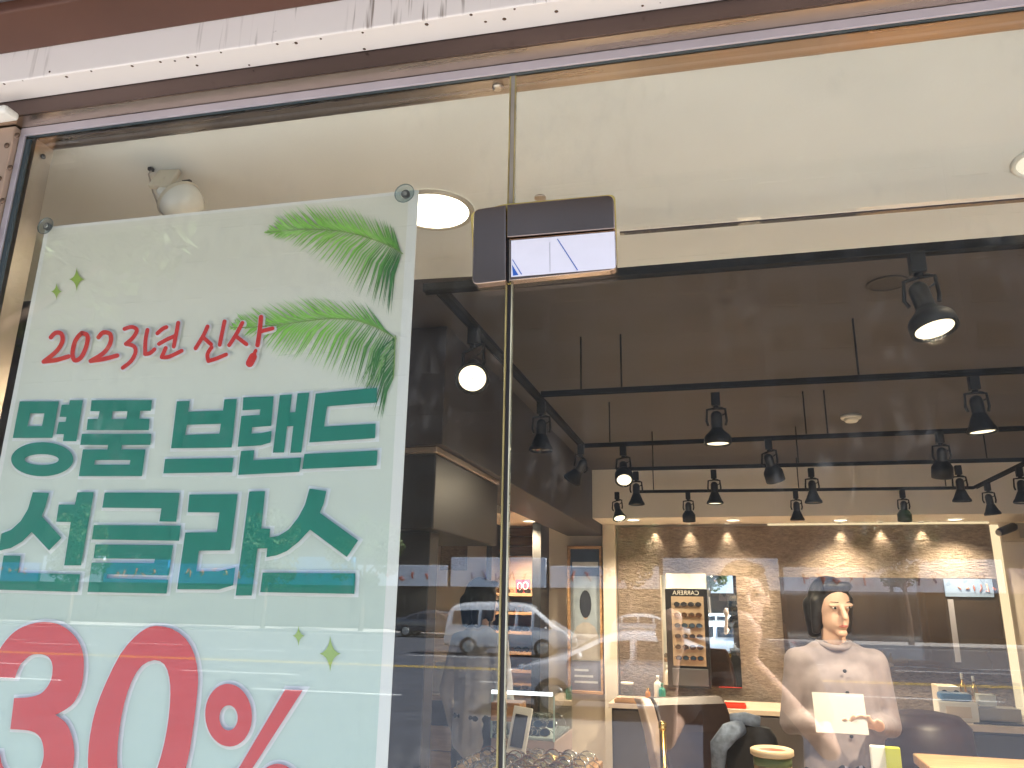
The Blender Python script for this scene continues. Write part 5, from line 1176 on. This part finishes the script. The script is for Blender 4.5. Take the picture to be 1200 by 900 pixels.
# cars
def car(loc, rz, label, kind, col):
    t = empty('car' if kind != 'van' else 'van', loc, rz); tag(t, label, 'car' if kind != 'van' else 'van')
    if kind == 'van': L, Wd, st = 4.8, .92, [(-2.35, .62, .62, 0), (-2.30, 1.0, 1.0, 0), (-2.28, 1.02, 1.60, .8), (-2.1, 1.03, 1.86, 1), (-1, 1.03, 1.93, 1), (.4, 1.02, 1.92, 1), (1.0, 1.0, 1.84, 1), (1.75, .98, 1.12, .55), (2.2, .90, .96, 0), (2.40, .62, .66, 0)]
    elif kind == 'hatch': L, Wd, st = 4.1, .86, [(-2.02, .60, .60, 0), (-1.98, .92, .98, 0), (-1.85, .96, 1.10, .4), (-1.45, .96, 1.42, 1), (-.6, .95, 1.50, 1), (.2, .93, 1.46, 1), (.95, .92, 1.06, .5), (1.5, .86, .92, 0), (1.92, .72, .76, 0), (2.05, .55, .58, 0)]
    else: L, Wd, st = 4.7, .91, [(-2.30, .58, .58, 0), (-2.25, .92, .95, 0), (-1.75, .96, 1.03, 0), (-1.45, .96, 1.08, .3), (-.75, .95, 1.42, 1), (.0, .94, 1.47, 1), (.45, .93, 1.42, 1), (1.15, .92, 1.02, .4), (1.7, .84, .90, 0), (2.18, .70, .74, 0), (2.33, .52, .55, 0)]
    pts = []
    for x, belt, roof, g in st:
        e = 1 - .10 * max(0, (abs(x) - 1.5)) ** 1.5; w0 = Wd * e; wr = w0 * (.96 - .20 * g); zb = .24 if abs(x) < 2.2 else .32
        half = [(w0 * .90, zb), (w0 * .985, zb + .12), (w0, min(.62, belt - .02)), (w0 * .97, belt), (wr * 1.0, belt + (roof - belt) * .75), (wr * .92, belt + (roof - belt) * .95), (wr * .55, roof), (0, roof + .015)]
        pts.append((x, half, g))
    vs = []; fs = []; m_ = 15
    for x, half, g in pts:
        vs += [(x, y, z) for y, z in half] + [(x, -y, z) for y, z in half[:-1][::-1]]
    for i in range(len(pts) - 1):
        for q in range(m_ - 1): a = i * m_ + q; fs.append((a, a + m_, a + m_ + 1, a + 1))
        fs.append((i * m_ + m_ - 1, (i + 1) * m_ + m_ - 1, (i + 1) * m_, i * m_))
    fs.append(tuple(range(m_))[::-1]); e = (len(pts) - 1) * m_; fs.append(tuple(range(e, e + m_)))
    paint = mat('paint_' + kind, col, .25, 0, coat=1)
    bd = MB().add(vs, fs, True).build('body', paint, t); sb = bd.modifiers.new('sub', 'SUBSURF'); sb.levels = 1; sb.render_levels = 2
    m_cg = mat('car_glass', (.012, .016, .02), .05, spec=.7)
    # side windows
    roofed = [(x, h, g) for x, h, g in pts if g >= .3]
    for s in (-1, 1):
        for i in range(len(roofed) - 1):
            (xa, ha, ga), (xb, hb, gb) = roofed[i], roofed[i + 1]
            if xb - xa < .25: continue
            q = []
            for (x, h_, g), fx in (((xa, ha, ga), .06), ((xb, hb, gb), -.06)):
                for lo in ((.10, .86) if fx > 0 else (.86, .10)):
                    y = h_[3][0] + (h_[4][0] - h_[3][0]) * lo; z = h_[3][1] + (h_[4][1] - h_[3][1]) * lo; q.append(Vector((x + fx, s * (y + .004), z)))
            nn = Vector((0, s * .012, .002)); MB().hexa([p_ for p_ in q] + [p_ + nn for p_ in q]).build('side_window', m_cg, t)
    # windscreen and rear screen
    tops = [i for i, (x, h, g) in enumerate(pts) if g == 1]
    for i0, i1, nm in ((tops[-1], tops[-1] + 1, 'windscreen'), (tops[0], tops[0] - 1, 'rear_window')):
        xa, ha, _ = pts[i0]; xb, hb, _ = pts[i1]; q = []
        for tt in (.12, .90):
            for s in (1, -1) if tt < .5 else (-1, 1):
                q.append(Vector((xa + (xb - xa) * tt, s * (ha[6][0] * (1 - tt) + hb[6][0] * tt) * 1.28, (ha[6][1] * (1 - tt) + hb[6][1] * tt) + .012)))
        nn = Vector(((.010 if nm == 'windscreen' else -.010), 0, .012)); MB().hexa(q + [p_ + nn for p_ in q]).build(nm, m_cg, t)
    wx = 1.38 if kind != 'hatch' else 1.25; tyre = mat('tyre', (.015, .015, .015), .8); rim = mat('alloy', (.5, .5, .5), .3, .9)
    for x in (-wx, wx):
        for s in (-1, 1):
            w_ = empty('wheel', (x, s * (Wd - .11), .33), 0, t)
            MB().lathe([(.20, -.11), (.31, -.11), (.33, -.08), (.33, .08), (.31, .11), (.20, .11)], (0, 0, 0), (0, 1, 0), 24).build('tyre', tyre, w_)
            rm = MB().lathe([(.195, -.116), (.205, -.112), (.205, .112), (.195, .116)], (0, 0, 0), (0, 1, 0), 20); rm.build('rim', rim, w_)
            for k in range(5): a = k * 1.2566; MB().box((.1 * math.cos(a), s * .117, .1 * math.sin(a)), (.17, .012, .03), Matrix.Rotation(-a, 3, 'Y')).build('spoke', mat('spoke', (.25, .25, .25), .35, .8), w_)
        MB().box((x, 0, .42), (.78, Wd * 1.97, .36)).build('wheel_arch', m_blackp, t, bevel=.12)
    for s in (-1, 1):
        hl = pts[-2]; MB().ball((hl[0] - .02, s * Wd * .62, .68), (.16, .16, .075)).build('headlight', mat('headlamp', (.7, .72, .75), .1, coat=1), t)
        MB().ball((pts[1][0] + .02, s * Wd * .72, .82), (.06, .13, .09)).build('tail_light', mat('tail_red', (.35, .01, .01), .2), t)
        MB().ball((pts[tops[-1] + 1][0] - .25, s * (Wd + .08), 1.02), (.05, .09, .06)).build('door_mirror', paint, t)
    MB().box((pts[-1][0] + .01, 0, .45), (.04, Wd * 1.1, .14)).build('grille', m_blackp, t); MB().box((pts[0][0] - .02, 0, .55), (.02, .5, .11)).build('number_plate', m_whitep, t)
    return t
def onroad(px, py): u, v = vroad(px, py); return FW(u, v, ZR)
car(onroad(598, 768), TH, 'white van driving along the far lanes of the road', 'van', (.70, .71, .72))
car(onroad(748, 838), TH + math.pi, 'silver white sedan driving along the near lanes of the road', 'sedan', (.66, .67, .70))
# parked hatchback seen in the shop mirror: reflected about the back wall plane
P = atz(842, 746, ZR); P.y = 2 * (YB - .055) - P.y; car((P.x + .55, P.y, ZR), TH, 'white hatchback parked at the far kerb opposite the door', 'hatch', (.70, .72, .72))
P = FW(-14, VF2 + 1.3, ZR); car(P, TH, 'dark grey sedan parked at the far kerb before the white signs', 'sedan2', (.06, .06, .07))
